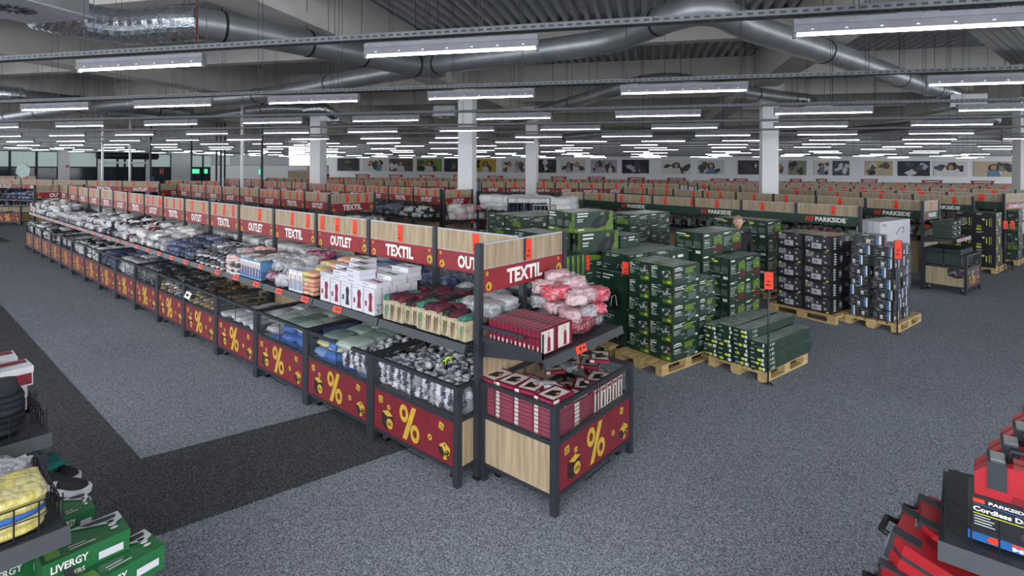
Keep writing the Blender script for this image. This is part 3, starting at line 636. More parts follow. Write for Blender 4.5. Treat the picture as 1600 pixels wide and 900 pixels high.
# end units
def end_unit(T, txt, label, W_=1.29, D=.8, card=(.53,), shelfD=.7, basket=True, bins=True, scol=RED, src=None):
    t = bay((T[0]+sin(T[2])*-D, T[1]+cos(T[2])*D, T[2]), W_, txt, label, None, card, post=True, lastpost=True, shelf=(shelfD,), labels=1, scol=scol)
    return t
endbin = make_bin(1.29, .81); tag(endbin, 'red percent-sign bin full of flat red boxes at the row end', 'bin'); endbin.location = (3.43, 2.43, 0)
end_unit((3.43, 2.46, 0), 'TEXTIL', 'end gondola with red TEXTIL sign facing the camera at the near row end')
t = obj('wire_fence', wirebasket_mesh(1.2, .6, .14), None, (3.47, 2.62, 1.2)); tag(t, 'wire fence round the shelf of the near end unit', 'wire fence')
b = MB(); b.box((-.012, 0, .0), (.0, .68, .05), STEEL); b.box((-.012, .2, .12), (.0, .68, .15), STEEL); b.box((-.012, 0, 0), (.0, .012, .2), STEEL); tag(b.build('side_rail', None, (3.45, 2.56, 1.2)), 'dark steel side rail at the left of the near end shelf', 'rail')
b = MB()
for k in range(20): b.wire([(0, k*.03, 0), (0, k*.03, .17)])
b.wire([(0, 0, .17), (0, .6, .17)]); b.wire([(0, 0, .0), (0, .6, .0)]); tag(b.build('wire_divider', None, (3.97, 2.64, 1.2)), 'wire divider between red boxes and bagged clothes on the end shelf', 'wire divider')
FE = YN+NB*LB
end_unit((4.72, FE+.85, pi), 'OUTLET', 'end gondola with OUTLET sign turned away at the far end of the long row')
eb2 = copy_tree(endbin, (4.72, FE+.88, 0), pi, 'promotion bin turned away at the far end of the long row')
bay((3.43, FE+.06, 0), 1.29, 'OUTLET', 'oak and OUTLET header crossing the far end of the long row', None, (), shelf=(), detail=False, lastpost=True)
# ---- goods on the front shelf and in the bins, bay by bay
def FT(i): return (3.2, YN+LB*(i+1), -pi/2)     # bin frame: x along the bay, y into the row
ZS = 1.2
def sh(i, what): return '%s on the %s front shelf' % (what, ORD[i])
def bn(i, what): return '%s in the %s open bin' % (what, ORD[i])
# bay 0: bottle-green and burgundy leggings in printed sleeves
LEGP = [mat('leg_top_'+c, c, .7, var=.4, scale=30) for c in ('39705f', '4d1426', '1e181c', '5a1a2e', '4a1428')]; BEIGE = mat('sleeve_beige', 'b0a486', .45, coat=.3, var=.3, scale=14)
def leg_mesh(k):
    b = MB(); w, d, h = .105, .17, .24; b.box((-w/2, -d/2, 0), (w/2, d/2, h*.78), BEIGE); fr = frames(w, d, h*.78, (-w/2, -d/2, 0))['F']
    for (u0, u1, v0, v1) in ((.3, .42, .1, .8), (.5, .62, .05, .75), (.7, .8, .2, .8)): b.poly(fr, [(u0, v0), (u1-.04, v0), (u1, v1), (u0-.03, v1)], LEGP[k])
    vs, fs = soft(k, 12, .4, .3, .35); b.add([(x*w*1.05, y*d*1.12, h*.70+z*.07) for x, y, z in vs], fs, LEGP[k], True); return b.mesh('leggings_pack')
LM = [leg_mesh(k) for k in range(5)]
pile(FT(0), .05, 1.22, .13, .75, ZS, 11, 4, 1, .1, LM, 'leggings_pack', sh(0, 'dark leggings in a beige sleeve'), 'leggings', 'leggings on the nearest shelf', .15, .02, .12)
pile(FT(0), .95, 1.2, .35, .8, ZS+.16, 2, 2, 2, .05, V('grey_bag', .3, .24, .09, CL_GREY), 'bagged_garment', sh(0, 'clear-bagged grey garment at the right end'), 'bagged garment', 'bagged grey garments on the nearest shelf', .3)
# bay 1: white boxes with a bodysuit picture
WBOX = mat('white_box', 'd4d4da', .5, coat=.3, var=.04); GPRT = mat('print_grey', '8d8f98')
def suit_box(k, flatb=False):
    b = MB(); w, d, h = (.19, .085, .27) if not flatb else (.27, .19, .05); c = [mat('suit_wine', '8c1f3c'), mat('suit_black', '303036'), mat('suit_green', '3c6b58'), mat('suit_wine', '')][k] if k < 3 else MATS['suit_wine']
    b.box((0, 0, 0), (w, d, h), WBOX); fr = frames(w, d, h)['F' if not flatb else 'T']
    if not flatb:
        b.poly(fr, [(.45, .12), (.82, .12), (.76, .45), (.82, .72), (.72, .84), (.55, .84), (.46, .72), (.52, .45)], c); b.poly(fr, [(.12, .3), (.3, .3), (.28, .5), (.12, .5)], c); b.patch(fr, .1, .88, .55, .9, GPRT)
        frL = frames(w, d, h)['L']; b.patch(frL, .1, .85, .8, .88, GPRT); b.patch(frL, .1, .75, .6, .77, GPRT); b.patch(frames(w, d, h)['T'], .1, .3, .6, .5, GPRT)
    else: b.poly(fr, [(.15, .35), (.45, .42), (.85, .3), (.88, .65), (.45, .58), (.15, .7)], c); b.patch(frames(w, d, h)['F'], .1, .4, .5, .6, GPRT)
    return b.mesh('shapewear_box')
MATS['suit_wine'] = mat('suit_wine', '8c1f3c')
SBs = [suit_box(0), suit_box(0), suit_box(1)]; SBf = [suit_box(k, True) for k in range(3)]
T1 = FT(1); sp = []
for j in range(6):
    for i in range(5):
        X, Y = loc2w(T1, .12+i*.212, .12+j*.095); sp.append((X, Y, ZS, T1[2]+rnd.uniform(-.03, .03), 1))
items(sp, SBs, 'shapewear_box', sh(1, 'upright white bodysuit box'), 'box', 'upright white bodysuit boxes', [(i, 5, j, 6, 0, 1) for j in range(6) for i in range(5)])
sp = []
for i in range(4):
    for j in range(3):
        for k in range(1+(i+j) % 3):
            X, Y = loc2w(T1, .08+i*.27, .14+j*.2); sp.append((X, Y, ZS+.272+k*.052, T1[2]+rnd.uniform(-.1, .1), 1))
items(sp, SBf, 'shapewear_box', sh(1, 'flat white bodysuit box'), 'box', 'flat white bodysuit boxes', [(i, 4, j, 3, k, 3) for i in range(4) for j in range(3) for k in range(1+(i+j) % 3)])
# bay 2: blue-white boxes, orange packs, a wine-red bag
BLUEBOX = mat('pale_blue_box', '6fa0cc', .4, coat=.3); DBLUE = mat('deep_blue', '1f4f9c')
def blue_box(k):
    b = MB(); w, d, h = .1, .2, .26; b.box((0, 0, 0), (w, d, h), [WBOX, BLUEBOX][k % 2]); fr = frames(w, d, h)
    b.patch(fr['F'], .1, .1, .9, .55, DBLUE if k % 2 else BLUEBOX); b.patch(fr['F'], .15, .6, .85, .9, LET); b.poly(fr['F'], [(.3, .15), (.6, .15), (.7, .8), (.35, .8)], SKIN_, .003); b.patch(fr['T'], .1, .1, .9, .45, BLUEBOX); return b.mesh('tights_box')
BBm = [blue_box(k) for k in range(2)]
T2 = FT(2)
sp = [(*loc2w(T2, .62+i*.11, .13+j*.21), ZS, T2[2]+rnd.uniform(-.05, .05), 1) for i in range(3) for j in range(3)]; items(sp, BBm[:1], 'tights_box', sh(2, 'white and blue upright textile box'), 'box', 'white blue boxes on the third shelf', [(i, 3, j, 3, 0, 1) for i in range(3) for j in range(3)])
pile(T2, .97, 1.2, .12, .75, ZS, 2, 4, 5, .05, V('orange_pack', .14, .16, .05, cloth('peach_knit', ['d9a184', 'c98f6e', 'cfc271', 'e0b498'], .6, .3)), 'folded_knit', sh(2, 'folded peach or yellow knit pack at the right'), 'knitwear', 'peach and yellow packs on the third shelf', .1, .03, .1, front=False)
pile(T2, .05, .62, .15, .75, ZS, 2, 3, 2, .14, V('clear_bag', .34, .26, .18, cloth('wine_bagged', ['7a1f4a', 'a9a7ab', 'b9b7bb', '8c8a90'], .25, 1, .3), amp=.2, res=9), 'bagged_garment', sh(2, 'large clear bag of garments'), 'bagged garment', 'clear bags on the third shelf', .15, .03)
pile(T2, .3, 1.1, .55, .75, ZS+.25, 4, 1, 1, .1, V('yellow_shirt', .25, .2, .05, CL_YELL), 'folded_knit', sh(2, 'folded yellow shirt on top at the back'), 'knitwear', 'yellow shirts on the third shelf')
# bay 3: blue boxes, pink slippers
T3 = FT(3)
sp = [(*loc2w(T3, .5+i*.085, .13+j*.21), ZS, T3[2]+rnd.uniform(-.03, .03), 1) for i in range(7) for j in range(3)]; items(sp, BBm[1:], 'tights_box', sh(3, 'upright light blue box with a leg picture'), 'box', 'light blue boxes on the fourth shelf', [(i, 7, j, 3, 0, 1) for i in range(7) for j in range(3)])
sp = [(*loc2w(T3, .5+i*.2, .2+j*.26), ZS+.265, T3[2]+rnd.uniform(-.2, .2), (1, 1, .35)) for i in range(4) for j in range(2)]; items(sp, V('wb', .2, .26, .1, CL_WHITE), 'folded_knit', sh(3, 'white folded piece on blue boxes'), 'knitwear', 'white pieces on the blue boxes', [(i, 4, j, 2, 0, 1) for i in range(4) for j in range(2)])
def slipper_mesh(m, m2):
    b = MB(); n = 12; vs = []
    for k in range(n): a = 2*pi*k/n; vs.append((.045*sin(a)*(1+.15*cos(a)), .13*cos(a), 0))
    b.add([(x, y, 0) for x, y, z in vs]+[(x, y, .025) for x, y, z in vs], [tuple(range(n))[::-1], tuple(range(n, 2*n))]+[(k, (k+1) % n, n+(k+1) % n, n+k) for k in range(n)], m2)
    v2, f2 = soft(3, 7, .8, .1); b.add([(x*.09, -.05+y*.15, .02+z*.07) for x, y, z in v2], f2, m, True); b.add([(x*.075, .09+y*.06, .02+z*.05) for x, y, z in v2], f2, m, True); return b.mesh('slipper')
SLP = slipper_mesh(CL_PINK, MATS.get('sole_white') or mat('sole_white', 'd9d6d2')); SLD = slipper_mesh(CL_DARK, MATS['sole_white']); SLB = slipper_mesh(CL_BROWN, mat('sole_tan', 'a58c62'))
pile(T3, .04, .48, .13, .72, ZS, 4, 3, 3, .07, [SLP], 'slipper', sh(3, 'pale pink fluffy slipper'), 'slipper', 'pink slippers on the fourth shelf', .2, .04, .3)
pile(T3, .3, .5, .1, .5, ZS, 2, 2, 2, .07, [SLD], 'shoe', sh(3, 'black and white shoe beside the pink slippers'), 'shoe', 'black shoes on the fourth shelf', .2)
# bays 4..15
pile(FT(4), .05, 1.2, .13, .74, ZS, 8, 3, 2, .09, [SLD], 'shoe', sh(4, 'grey looped house shoe'), 'shoe', 'house shoes on the fifth shelf', .25, .04, .3, pi*.1)
pile(FT(4), .1, 1.2, .4, .75, ZS+.2, 5, 2, 1, .06, V('white_fold', .28, .2, .06, CL_WHITE), 'folded_shirt', sh(4, 'white folded shirt on top'), 'shirt', 'white shirts on the fifth shelf', .3)
pile(FT(5), .05, 1.2, .13, .74, ZS, 7, 3, 3, .06, V('jeans', .22, .24, .07, CL_NAVY), 'folded_jeans', sh(5, 'dark blue folded jeans'), 'jeans', 'jeans on the sixth shelf', .25, .05, .3)
pile(FT(6), .05, 1.2, .13, .74, ZS, 7, 3, 2, .1, V('grey_fold', .2, .22, .13, CL_PACK, amp=.2), 'folded_garment', sh(6, 'grey folded garment'), 'folded garment', 'grey garments on the seventh shelf', .35, .07, .6)
pile(FT(7), .05, 1.2, .13, .74, ZS, 8, 3, 2, .1, V('mix_fold', .19, .2, .13, CL_MIX, amp=.2), 'folded_garment', sh(7, 'folded red, blue or white garment'), 'folded garment', 'mixed garments on the eighth shelf', .4, .08, .8)
pile(FT(8), .05, 1.2, .13, .74, ZS, 8, 3, 2, .12, V('bw_fold', .2, .22, .14, CL_BW, amp=.22), 'crumpled_shirt', sh(8, 'crumpled black and white garment'), 'crumpled garment', 'black and white garments on the ninth shelf', .4, .12, 1)
for i in (9, 10): pile(FT(i), .05, 1.2, .13, .74, ZS, 8, 3, 2, .11, V('white_fold2', .19, .2, .13, CL_WHITE, amp=.2), 'crumpled_blouse', sh(i, 'crumpled white garment'), 'crumpled garment', 'white garments on the %s shelf' % ORD[i], .4, .08, .7)
def wbox_mesh():
    b = MB(); b.box((0, 0, 0), (.14, .1, .2), WBOX); fr = frames(.14, .1, .2); b.patch(fr['F'], .35, .3, .65, .75, mat('print_mauve', '9a6a78')); b.patch(fr['L'], .3, .3, .7, .7, GPRT); return b.mesh('small_white_box')
WB = [wbox_mesh()]
for i in (11, 12): pile((*FT(i)[:2], -pi/2), .02, 1.18, .1, .65, ZS, 7, 4, 1, .2, WB, 'small_white_box', sh(i, 'small white box with a mauve picture'), 'box', 'small white boxes on the %s shelf' % ORD[i], .05, 0, .05)
for i in (13, 14, 15): pile(FT(i), .05, 1.2, .13, .74, ZS, 7, 3, 2, .12, V('mix_fold2', .2, .2, .15, CL_MIX if i != 13 else CL_WHITE), 'garment_roll', sh(i, 'crumpled white, red or dark garment'), 'crumpled garment', 'garments on the %s shelf' % ORD[i], .4, .1, 1)
# bins
SOCK = [soft_mesh('sock_bundle', .125, .085, .07, CL_SOCK, k, .3, 7, CL_SOCK2, .7) for k in range(5)]
pile(FT(0), .06, 1.19, .05, .16, .575, 11, 1, 5, .048, SOCK, 'sock_bundle', bn(0, 'sock bundle behind the pane'), 'socks', 'sock bundles at the pane of the nearest bin', .25, 0, .4)
pile(FT(0), .06, 1.19, .1, .78, .72, 10, 7, 1, .06, SOCK, 'sock_bundle', bn(0, 'sock bundle atop the heap'), 'socks', 'sock bundles on top of the nearest bin', .6, .05, 3)
pile(FT(0), .04, 1.2, .15, .78, .30, 3, 2, 2, .2, V('sock_heap', .40, .32, .22, CL_SOCK2, amp=.05), 'sock_sack', bn(0, 'grey sack of socks at the bottom'), 'sack', 'sacks of socks in the nearest bin', 0, 0, 0)
pile(FT(0), 1.09, 1.20, .16, .78, .575, 1, 6, 5, .048, SOCK, 'sock_bundle', bn(0, 'sock bundle by the right pane'), 'socks', 'sock bundles by the right pane', .25, 0, .4, pi/2)
tag(MB().wire([(0, 0, 0), (.03, .03, .05), (.08, -.02, .06)], mat('neon', 'c8f030', .4, emis=0), .006).wire([(0, .04, .02), (.05, 0, .06), (.02, -.06, .03)], MATS['neon'], .006).build('neon_strap', None, (3.5, 3.75, .86)), 'small neon yellow strap on the sock heap of the nearest bin', 'strap')
def side_garm(i, x0, x1, ms, name, what, cat, nz=3, ny=3, nx=2, dz=.09, z0=.58, **k):
    if i >= 6: nz, dz, z0, nx = 3, .09, .57, nx+1
    if i >= 6: k['sj'] = .2
    pile(FT(i), x0, x1, .06, .78, z0, nx, ny, nz, dz, ms, name, bn(i, what), cat, '%s pieces in the %s bin' % (what.split()[0], ORD[i]), .2, .04, .25, **k)
def base_fill(i, m): pile(FT(i), .04, 1.2, .06, .78, .30, 3, 2, 1, .2, V('fill_'+m.name, .40, .36, .26, m, amp=.05), 'packed_bundle', bn(i, 'bundle at the bottom'), 'bundle', 'bottom bundles of the %s bin' % ORD[i], 0, 0, 0)
base_fill(1, CL_BLUE); side_garm(1, .05, .62, V('blue_k', .26, .24, .09, CL_BLUE), 'folded_knit', 'blue folded knit', 'knitwear', 2); side_garm(1, .05, .62, V('yel_k', .26, .24, .06, CL_YELL), 'folded_knit', 'yellow folded knit', 'knitwear', 1, z0=.66, dz=.1)
side_garm(1, .3, .9, V('sage_k', .3, .3, .07, CL_SAGE), 'folded_knit', 'sage green folded knit on top', 'knitwear', 1, z0=.78)
pile(FT(1), .64, 1.19, .05, .16, .575, 5, 1, 4, .05, SOCK, 'sock_bundle', bn(1, 'sock bundle at the pane'), 'socks', 'sock bundles at the pane of the second bin', .25, 0, .4); pile(FT(1), .66, 1.19, .1, .78, .74, 5, 6, 1, .06, SOCK, 'sock_bundle', bn(1, 'sock bundle on top'), 'socks', 'sock bundles on top of the second bin', .5, .03, 3)
base_fill(2, CL_BLUE); side_garm(2, .5, 1.2, V('blue_k', .26, .24, .09, CL_BLUE), 'folded_knit', 'blue folded knit at right', 'knitwear', 2); side_garm(2, .4, 1.2, V('sage_k', .3, .3, .07, CL_SAGE), 'folded_knit', 'sage green or yellow folded knit on top', 'knitwear', 1, z0=.76, nx=3); side_garm(2, .05, .5, V('clear_s', .3, .3, .12, CL_GREY, amp=.2), 'bagged_garment', 'crumpled clear plastic bag', 'bagged garment', 2, 2, 1, .12)
base_fill(3, CL_DARK); side_garm(3, .1, 1.2, V('str_k', .2, .3, .07, CL_STR), 'folded_knit', 'striped grey folded textile', 'knitwear', 1, 3, 5, z0=.56)
base_fill(4, CL_DARK); side_garm(4, .05, 1.2, [SLB], 'shoe', 'brown shoe', 'shoe', 3, 3, 6, .07, .52)
tag(MB().box((-.07, -.05, 0), (.07, .05, .004), LET).box((-.04, -.02, .004), (.03, .02, .006), INK).build('paper_tag', None, (3.19, YN+LB*4.82, .70), .5), 'white paper tag stuck to the rim of the fifth bin', 'tag').rotation_euler = (1.2, .2, -1.4)
base_fill(5, CL_BROWN); side_garm(5, .05, 1.2, [SLB, SLD], 'shoe', 'olive or tan shoe', 'shoe', 3, 3, 6, .07, .52)
base_fill(6, CL_DARK); side_garm(6, .05, 1.2, V('dark_k', .22, .24, .1, CL_DARK), 'crumpled_garment', 'dark crumpled garment', 'crumpled garment', 2, 3, 5)
base_fill(7, CL_GREY); side_garm(7, .05, 1.2, V('pale_k', .24, .24, .12, CL_GREY, amp=.2), 'bagged_garment', 'grey-white bagged garment', 'bagged garment', 2, 3, 5)
base_fill(8, CL_NAVY); side_garm(8, .05, 1.2, V('navy_k', .26, .26, .08, CL_NAVY), 'folded_jeans', 'blue or white folded trousers', 'trousers', 2, 3, 4)
for i in (9, 10): base_fill(i, CL_BW); side_garm(i, .05, 1.2, V('bw_k', .22, .24, .1, CL_BW if i == 9 else CL_WHITE), 'crumpled_garment', 'white and black crumpled garment', 'crumpled garment', 2, 3, 5)
for i in (11, 12): base_fill(i, CL_WHITE); pile(FT(i), .03, 1.15, .06, .7, .6, 7, 4, 1, .2, WB, 'small_white_box', bn(i, 'small white box'), 'box', 'white boxes in the %s bin' % ORD[i], .05, 0, .05)
for i in (13, 14, 15): base_fill(i, CL_WHITE); side_garm(i, .05, 1.2, V('mixk', .22, .22, .11, CL_MIX), 'garment_bundle', 'white or red crumpled garment', 'crumpled garment', 2, 3, 5)
# back shelf of the long row, seen under the signs
def BT(i): return (4.94, YN+LB*i, pi/2)
def roll_mesh():
    b = MB(); b.tube([(0, 0, 0), (0, 0, .16)], .13, cloth('grey_blanket', ['5a5c62', '66686e'], .9), 20, smooth=True)
    for k in range(5): b.tube([(0, 0, .02+k*.03), (0, 0, .03+k*.03)], .132, MATS['grey_blanket'], 20)
    b.tube([(0, 0, .16), (0, 0, .19)], [.12, .05], CL_GREY, 14); return b.mesh('blanket_roll')
ROLL = [roll_mesh()]; bs_what = [('grey rolled blanket in film', 'blanket_roll', 'blanket', ROLL, 4, 2, 1, .2), ('patterned blue bagged bedding', 'bedding_pack', 'bedding', V('bed', .3, .28, .2, CL_DENIM, amp=.2), 4, 2, 1, .2), ('pale blue and yellow pack', 'textile_pack', 'textile', V('bypk', .26, .24, .1, cloth('blue_yellow', ['7fa9d0', 'd9cf87', 'dcdcdc', '3c6db0'], .5, .4)), 5, 2, 2, .09)]
for i in range(NB):
    w, nm, ct, ms, nx, ny, nz, dz = bs_what[[0, 1, 2][i] if i < 3 else (1 if i % 3 == 0 else 2)]
    if i >= 3: ms = V('backm', .26, .25, .12, [CL_WHITE, CL_MIX, CL_DARK, CL_PACK][i % 4]); w, nm, ct, nx, ny, nz, dz = 'folded pale or dark garment', 'folded_garment', 'folded garment', 5, 2, 2, .1
    pile(BT(i), .06, 1.2, .15, .72, ZS, nx, ny, nz, dz, ms, nm, '%s on the %s rear shelf' % (w, ORD[i]), ct, 'goods on the rear shelf of the %s bay' % ORD[i], .2, .05)
# near end unit: red boxes
CRIM = mat('crimson_box', '7c1030', .45, coat=.15); CREAM = mat('print_cream', 'd8cfc4'); 
def red_box(up):
    b = MB(); w, d, h = (.045, .22, .20) if up else (.20, .28, .032); b.box((0, 0, 0), (w, d, h), CRIM); fr = frames(w, d, h)
    if up:
        b.patch(fr['R'], .04, .04, .8, .96, CREAM); b.poly(fr['R'], [(.4, .08), (.62, .08), (.6, .6), (.5, .75), (.42, .6)], MATS['suit_wine'], .003); b.disc(fr['R'], .51, .82, .06, .07, SKIN_, .003); b.patch(fr['F'], .3, .05, .6, .35, CREAM); b.patch(fr['T'], .0, .0, .14, 1, CREAM); b.patch(fr['T'], .86, 0, 1, 1, mat('crim_dark', '4a0818')); b.patch(fr['F'], .86, 0, 1, 1, MATS['crim_dark']); b.patch(fr['T'], .3, .4, .7, .8, mat('crim_light', 'c23a5c')); b.patch(fr['L'], .1, .5, .6, .6, CREAM)
    else:
        b.patch(fr['T'], .12, .1, .92, .9, CREAM); b.poly(fr['T'], [(.3, .2), (.75, .3), (.8, .5), (.6, .75), (.3, .6)], INK, .003); b.patch(fr['T'], .62, .45, .75, .6, SKIN_, .004)
        b.patch(fr['L'], .7, .1, .95, .9, CREAM); b.patch(fr['L'], .1, .5, .6, .65, mat('crim_pale', 'a04a62')); b.patch(fr['F'], .05, .1, .25, .9, CREAM); b.patch(fr['F'], .35, .4, .9, .6, MATS['crim_pale']); b.patch(fr['R'], .05, .1, .3, .9, CREAM)
    return b.mesh('red_gift_box')
RU, RF = [red_box(True)], [red_box(False)]
sp = []
for j in range(2):
    for k in range(13): sp.append((3.46+k*.0+j*.0, 0, 0, 0, 1))
sp = [(3.475+j*.235, 2.66+k*.047, ZS+.005, rnd.uniform(-.02, .02), 1) for j in range(2) for k in range(12)]
sp = [(x, y, z, -pi/2+r, s) for x, y, z, r, s in sp]
items(sp, RU, 'red_gift_box', 'upright crimson box on the near end shelf', 'box', 'upright crimson boxes on the end shelf', ['%s one in the %s row' % (NUM[k], ['left', 'right'][j]) for j in range(2) for k in range(12)])
pile((4.0, 2.62, 0), .12, .66, .08, .6, ZS, 3, 3, 3, .1, V('redbag', .25, .22, .13, CL_REDBAG, amp=.22, res=10), 'bagged_garment', 'bagged red or grey garment on the near end shelf', 'bagged garment', 'bagged red garments on the end shelf', .35, .1, 1)
sp = []
for j in range(3):
    for k in range(7): sp.append((3.50+rnd.uniform(-.005, .005), 2.49+j*.235 if False else 2.49+j*.24, .50+k*.0335, rnd.uniform(-.02, .02), 1))
sp = [(3.47, 2.48+j*.208, .585+k*.0335, 0, 1) for j in range(4) for k in range(-1, 9)]
sp = [(x+.0, y+.2, z, -pi/2+rnd.uniform(-.015, .015)*(12 if z > .85 else 1), 1) for x, y, z, r, s in sp]
items(sp, RF, 'red_gift_box', 'flat crimson box at left of the end bin', 'box', 'flat crimson boxes at the left of the end bin', ['%s up in the %s column' % (NUM[k+1], NUM[j]) for j in range(4) for k in range(-1, 9)])
sp = [(3.79+i*.22, 2.70+j*.26, .585+k*.0335, -pi/2+rnd.uniform(-.02, .02), 1) for i in range(1) for j in range(3) for k in range(-1, 5)]
items(sp, RF, 'red_gift_box', 'flat crimson box in the second stack of the near end bin', 'box', 'flat crimson boxes deeper in the end bin')
sp = [(4.12+(k % 3)*.19+rnd.uniform(-.02, .02), 2.62+rnd.uniform(0, .42), .60+k*.028, -.9+rnd.uniform(-.5, .3), 1) for k in range(9)]
items(sp, RF, 'red_gift_box', 'loose crimson box on the heap of the near end bin', 'box', 'loose crimson boxes on top of the end bin', ['%s column, %s' % (['left', 'middle', 'right'][k % 3], ['lowest', 'middle', 'topmost'][k//3]) for k in range(9)])
sp = [(4.24+k*.075, 2.48, .585, .35+rnd.uniform(-.1, .1), (1, .8, 1)) for k in range(5)]
items([(x, y, z, -pi/2, (1, 1, 1)) for x, y, z, r, s in [(4.22+k*.0, 2.53+.0*k, .585, 0, 1) for k in range(0)]], RU, 'red_gift_box', 'x', 'box', 'x') if False else None
UPB = MB(); UPB.box((0, 0, 0), (.085, .1, .19), CREAM); f_ = frames(.085, .1, .19); UPB.poly(f_['F'], [(.3, .05), (.7, .05), (.65, .7), (.4, .75)], INK); UPB.patch(f_['F'], .1, .8, .9, .95, CRIM); UPB.patch(f_['T'], 0, 0, 1, .5, CRIM); UPB.patch(f_['L'], 0, 0, 1, 1, CRIM)
items([(4.08+k*.105, 2.475, .585, rnd.uniform(-.06, .06), 1) for k in range(5)], [UPB.mesh('stocking_box')], 'stocking_box', 'upright cream stocking box behind the front pane of the near end bin', 'box', 'stocking boxes at the front pane')
sp = [(3.95, 2.50+0*k, .47+k*.03, rnd.uniform(-.05, .05), 1) for k in range(0)]
items([(4.35, 2.75, .30+.0, 0, 1), (3.75, 2.7, .30, 0, 1), (4.35, 3.0, .30, 0, 1)], V('base_red', .5, .3, .27, CL_REDBAG, amp=.04), 'packed_bundle', 'bundle of red packs at the bottom of the near end bin', 'bundle', 'bottom bundles of the end bin')
items([(3.66, 2.56, .79, .3, 1), (4.30, 2.9, .80, 1.2, .8), (3.72, 2.75, .83, 2, .9)], V('clearp', .24, .17, .07, CL_GREY, amp=.25, res=10), 'bagged_garment', 'crumpled clear bag lying on the crimson boxes of the end bin', 'bagged garment', 'clear bags in the end bin')
#@@PART3
# ------------------------------------------------------------------ the rows behind
def goods_row(T, L, what, ord_, rown, mats, z=ZS, nx=6, ny=2, nz=2, size=(.22, .26, .14), D=.7, mound=.06, name=None, cat='garment'):
    name = name or {'white_garment': 'white_shirt', 'mixed_garment': 'crumpled_shirt', 'dark_garment': 'dark_sweater', 'denim_roll': 'jeans_pack', 'black_white_garment': 'printed_shirt', 'striped_textile': 'striped_shirt', 'blue_knit': 'blue_sweater'}.get(mats.name, 'garment')
    # T is the bay frame; goods lie on its front shelf
    m = V('row_'+mats.name, *size, mats); Tf = (T[0]+sin(T[2])*D, T[1]-cos(T[2])*D, T[2])
    pile(Tf, .06, L-.06, .05, D-.06, z, nx, ny, nz, size[2]*.75, m, name, '%s on the %s bay, %s' % (what, ord_, rown), cat, 'goods of the %s bay, %s' % (ord_, rown), .35, mound, .8)
NUM = ['nearest', 'second', 'third', 'fourth', 'fifth', 'sixth', 'seventh', 'eighth', 'ninth', 'tenth', 'eleventh', 'twelfth', 'thirteenth', 'fourteenth', 'fifteenth', 'sixteenth', 'seventeenth', 'eighteenth', 'nineteenth', 'twentieth']
def row(a, b, n, words, rown, group, cards=None, shelf=(.7,), goods=None, top=2.06, scol=RED, far=False, labels=1, sign=True, ends=True):
    fr, L = rowframe(a, b, n); out = []
    for i, T in enumerate(fr):
        w = words[i % len(words)]; o_ = ORD[n-1-i] if n <= 16 else '%s' % NUM[n-1-i]
        cs_ = cards[i % len(cards)] if cards else rnd.choice([(.5,), (.3, .7), (.6,), (.2, .55)])
        lab = 'oak-topped bay%s, %s from right, %s' % (' with %s sign' % w if w and len(rown.split())+len(w.split()) < 8 else '', ('first' if o_ == 'nearest' else o_), rown)
        t = bay(T, L, w, lab, group, cs_, top=top, lastpost=(i == n-1), shelf=shelf, detail=not far, sign=sign, scol=scol, labels=labels, tagw=.085 if not far else .13)
        if far: obj('base_block', once(('base_block', round(L, 2)), lambda: MB().box((.03, -.38, .14), (L-.03, .38, .55), DRED if scol is RED else OAK).box((.03, -.36, 1.0), (L-.03, .36, 1.02), LIP).box((.0, -.4, 0), (.05, .4, .6), STEEL)), t)
        if goods and goods[i % len(goods)]:
            g = goods[i % len(goods)]; goods_row(T, L, g[1], 'first' if o_ == 'nearest' else o_, rown, g[0], **(g[2] if len(g) > 2 else {}))
        out.append((t, T))
    return out, L
G_MIX = (CL_MIX, 'mixed folded garment'); G_W = (CL_WHITE, 'white folded garment'); G_D = (CL_DARK, 'dark garment'); G_DN = (CL_DENIM, 'blue jeans pack'); G_BW = (CL_BW, 'black or white garment'); G_ST = (CL_STR, 'grey striped garment')
P_ = lambda x, y, Z=2.06: bp(x, y, Z)
ow = ['TEXTIL', 'OUTLET']
# second row
row((7.25, 22.2), (7.4, 12.1), 8, ow, 'the second row', 'bays of the second row', [(.15, .5, .8), (.1, .5, .85), (.1, .5, .8), (.15, .7), (.5,), (.15, .4, .65, .9), (.1, .4, .7, .9), (.5,)], goods=[G_W, G_BW, (CL_BLUE, 'blue pack'), G_BW, G_D, G_D, G_ST, G_ST])
bay((7.05, 11.65, .02), 1.3, 'TEXTIL', 'end gondola of the second row with a wide TEXTIL sign and three cards', None, (.38, .62, .82), shelf=(.7,), lastpost=True, labels=1)
goods_row((7.05, 11.65, .02), 1.3, 'pale folded garment', 'end', 'second row', CL_MIX, nx=5)
put_bin(7.05, 10.85, 0, 'promotion bin below the TEXTIL end of the second row', None)
for k in range(5): put_bin(6.42, 12.1+1.26*(k+1), -pi/2, 'promotion bin in the second row, %s from its near end' % ORD[k], 'bins of the second row')
bay((6.75, 22.5, 0), 1.3, 'OUTLET', 'oak OUTLET header crossing the far end of the second row', None, (), shelf=(), detail=False, lastpost=True)
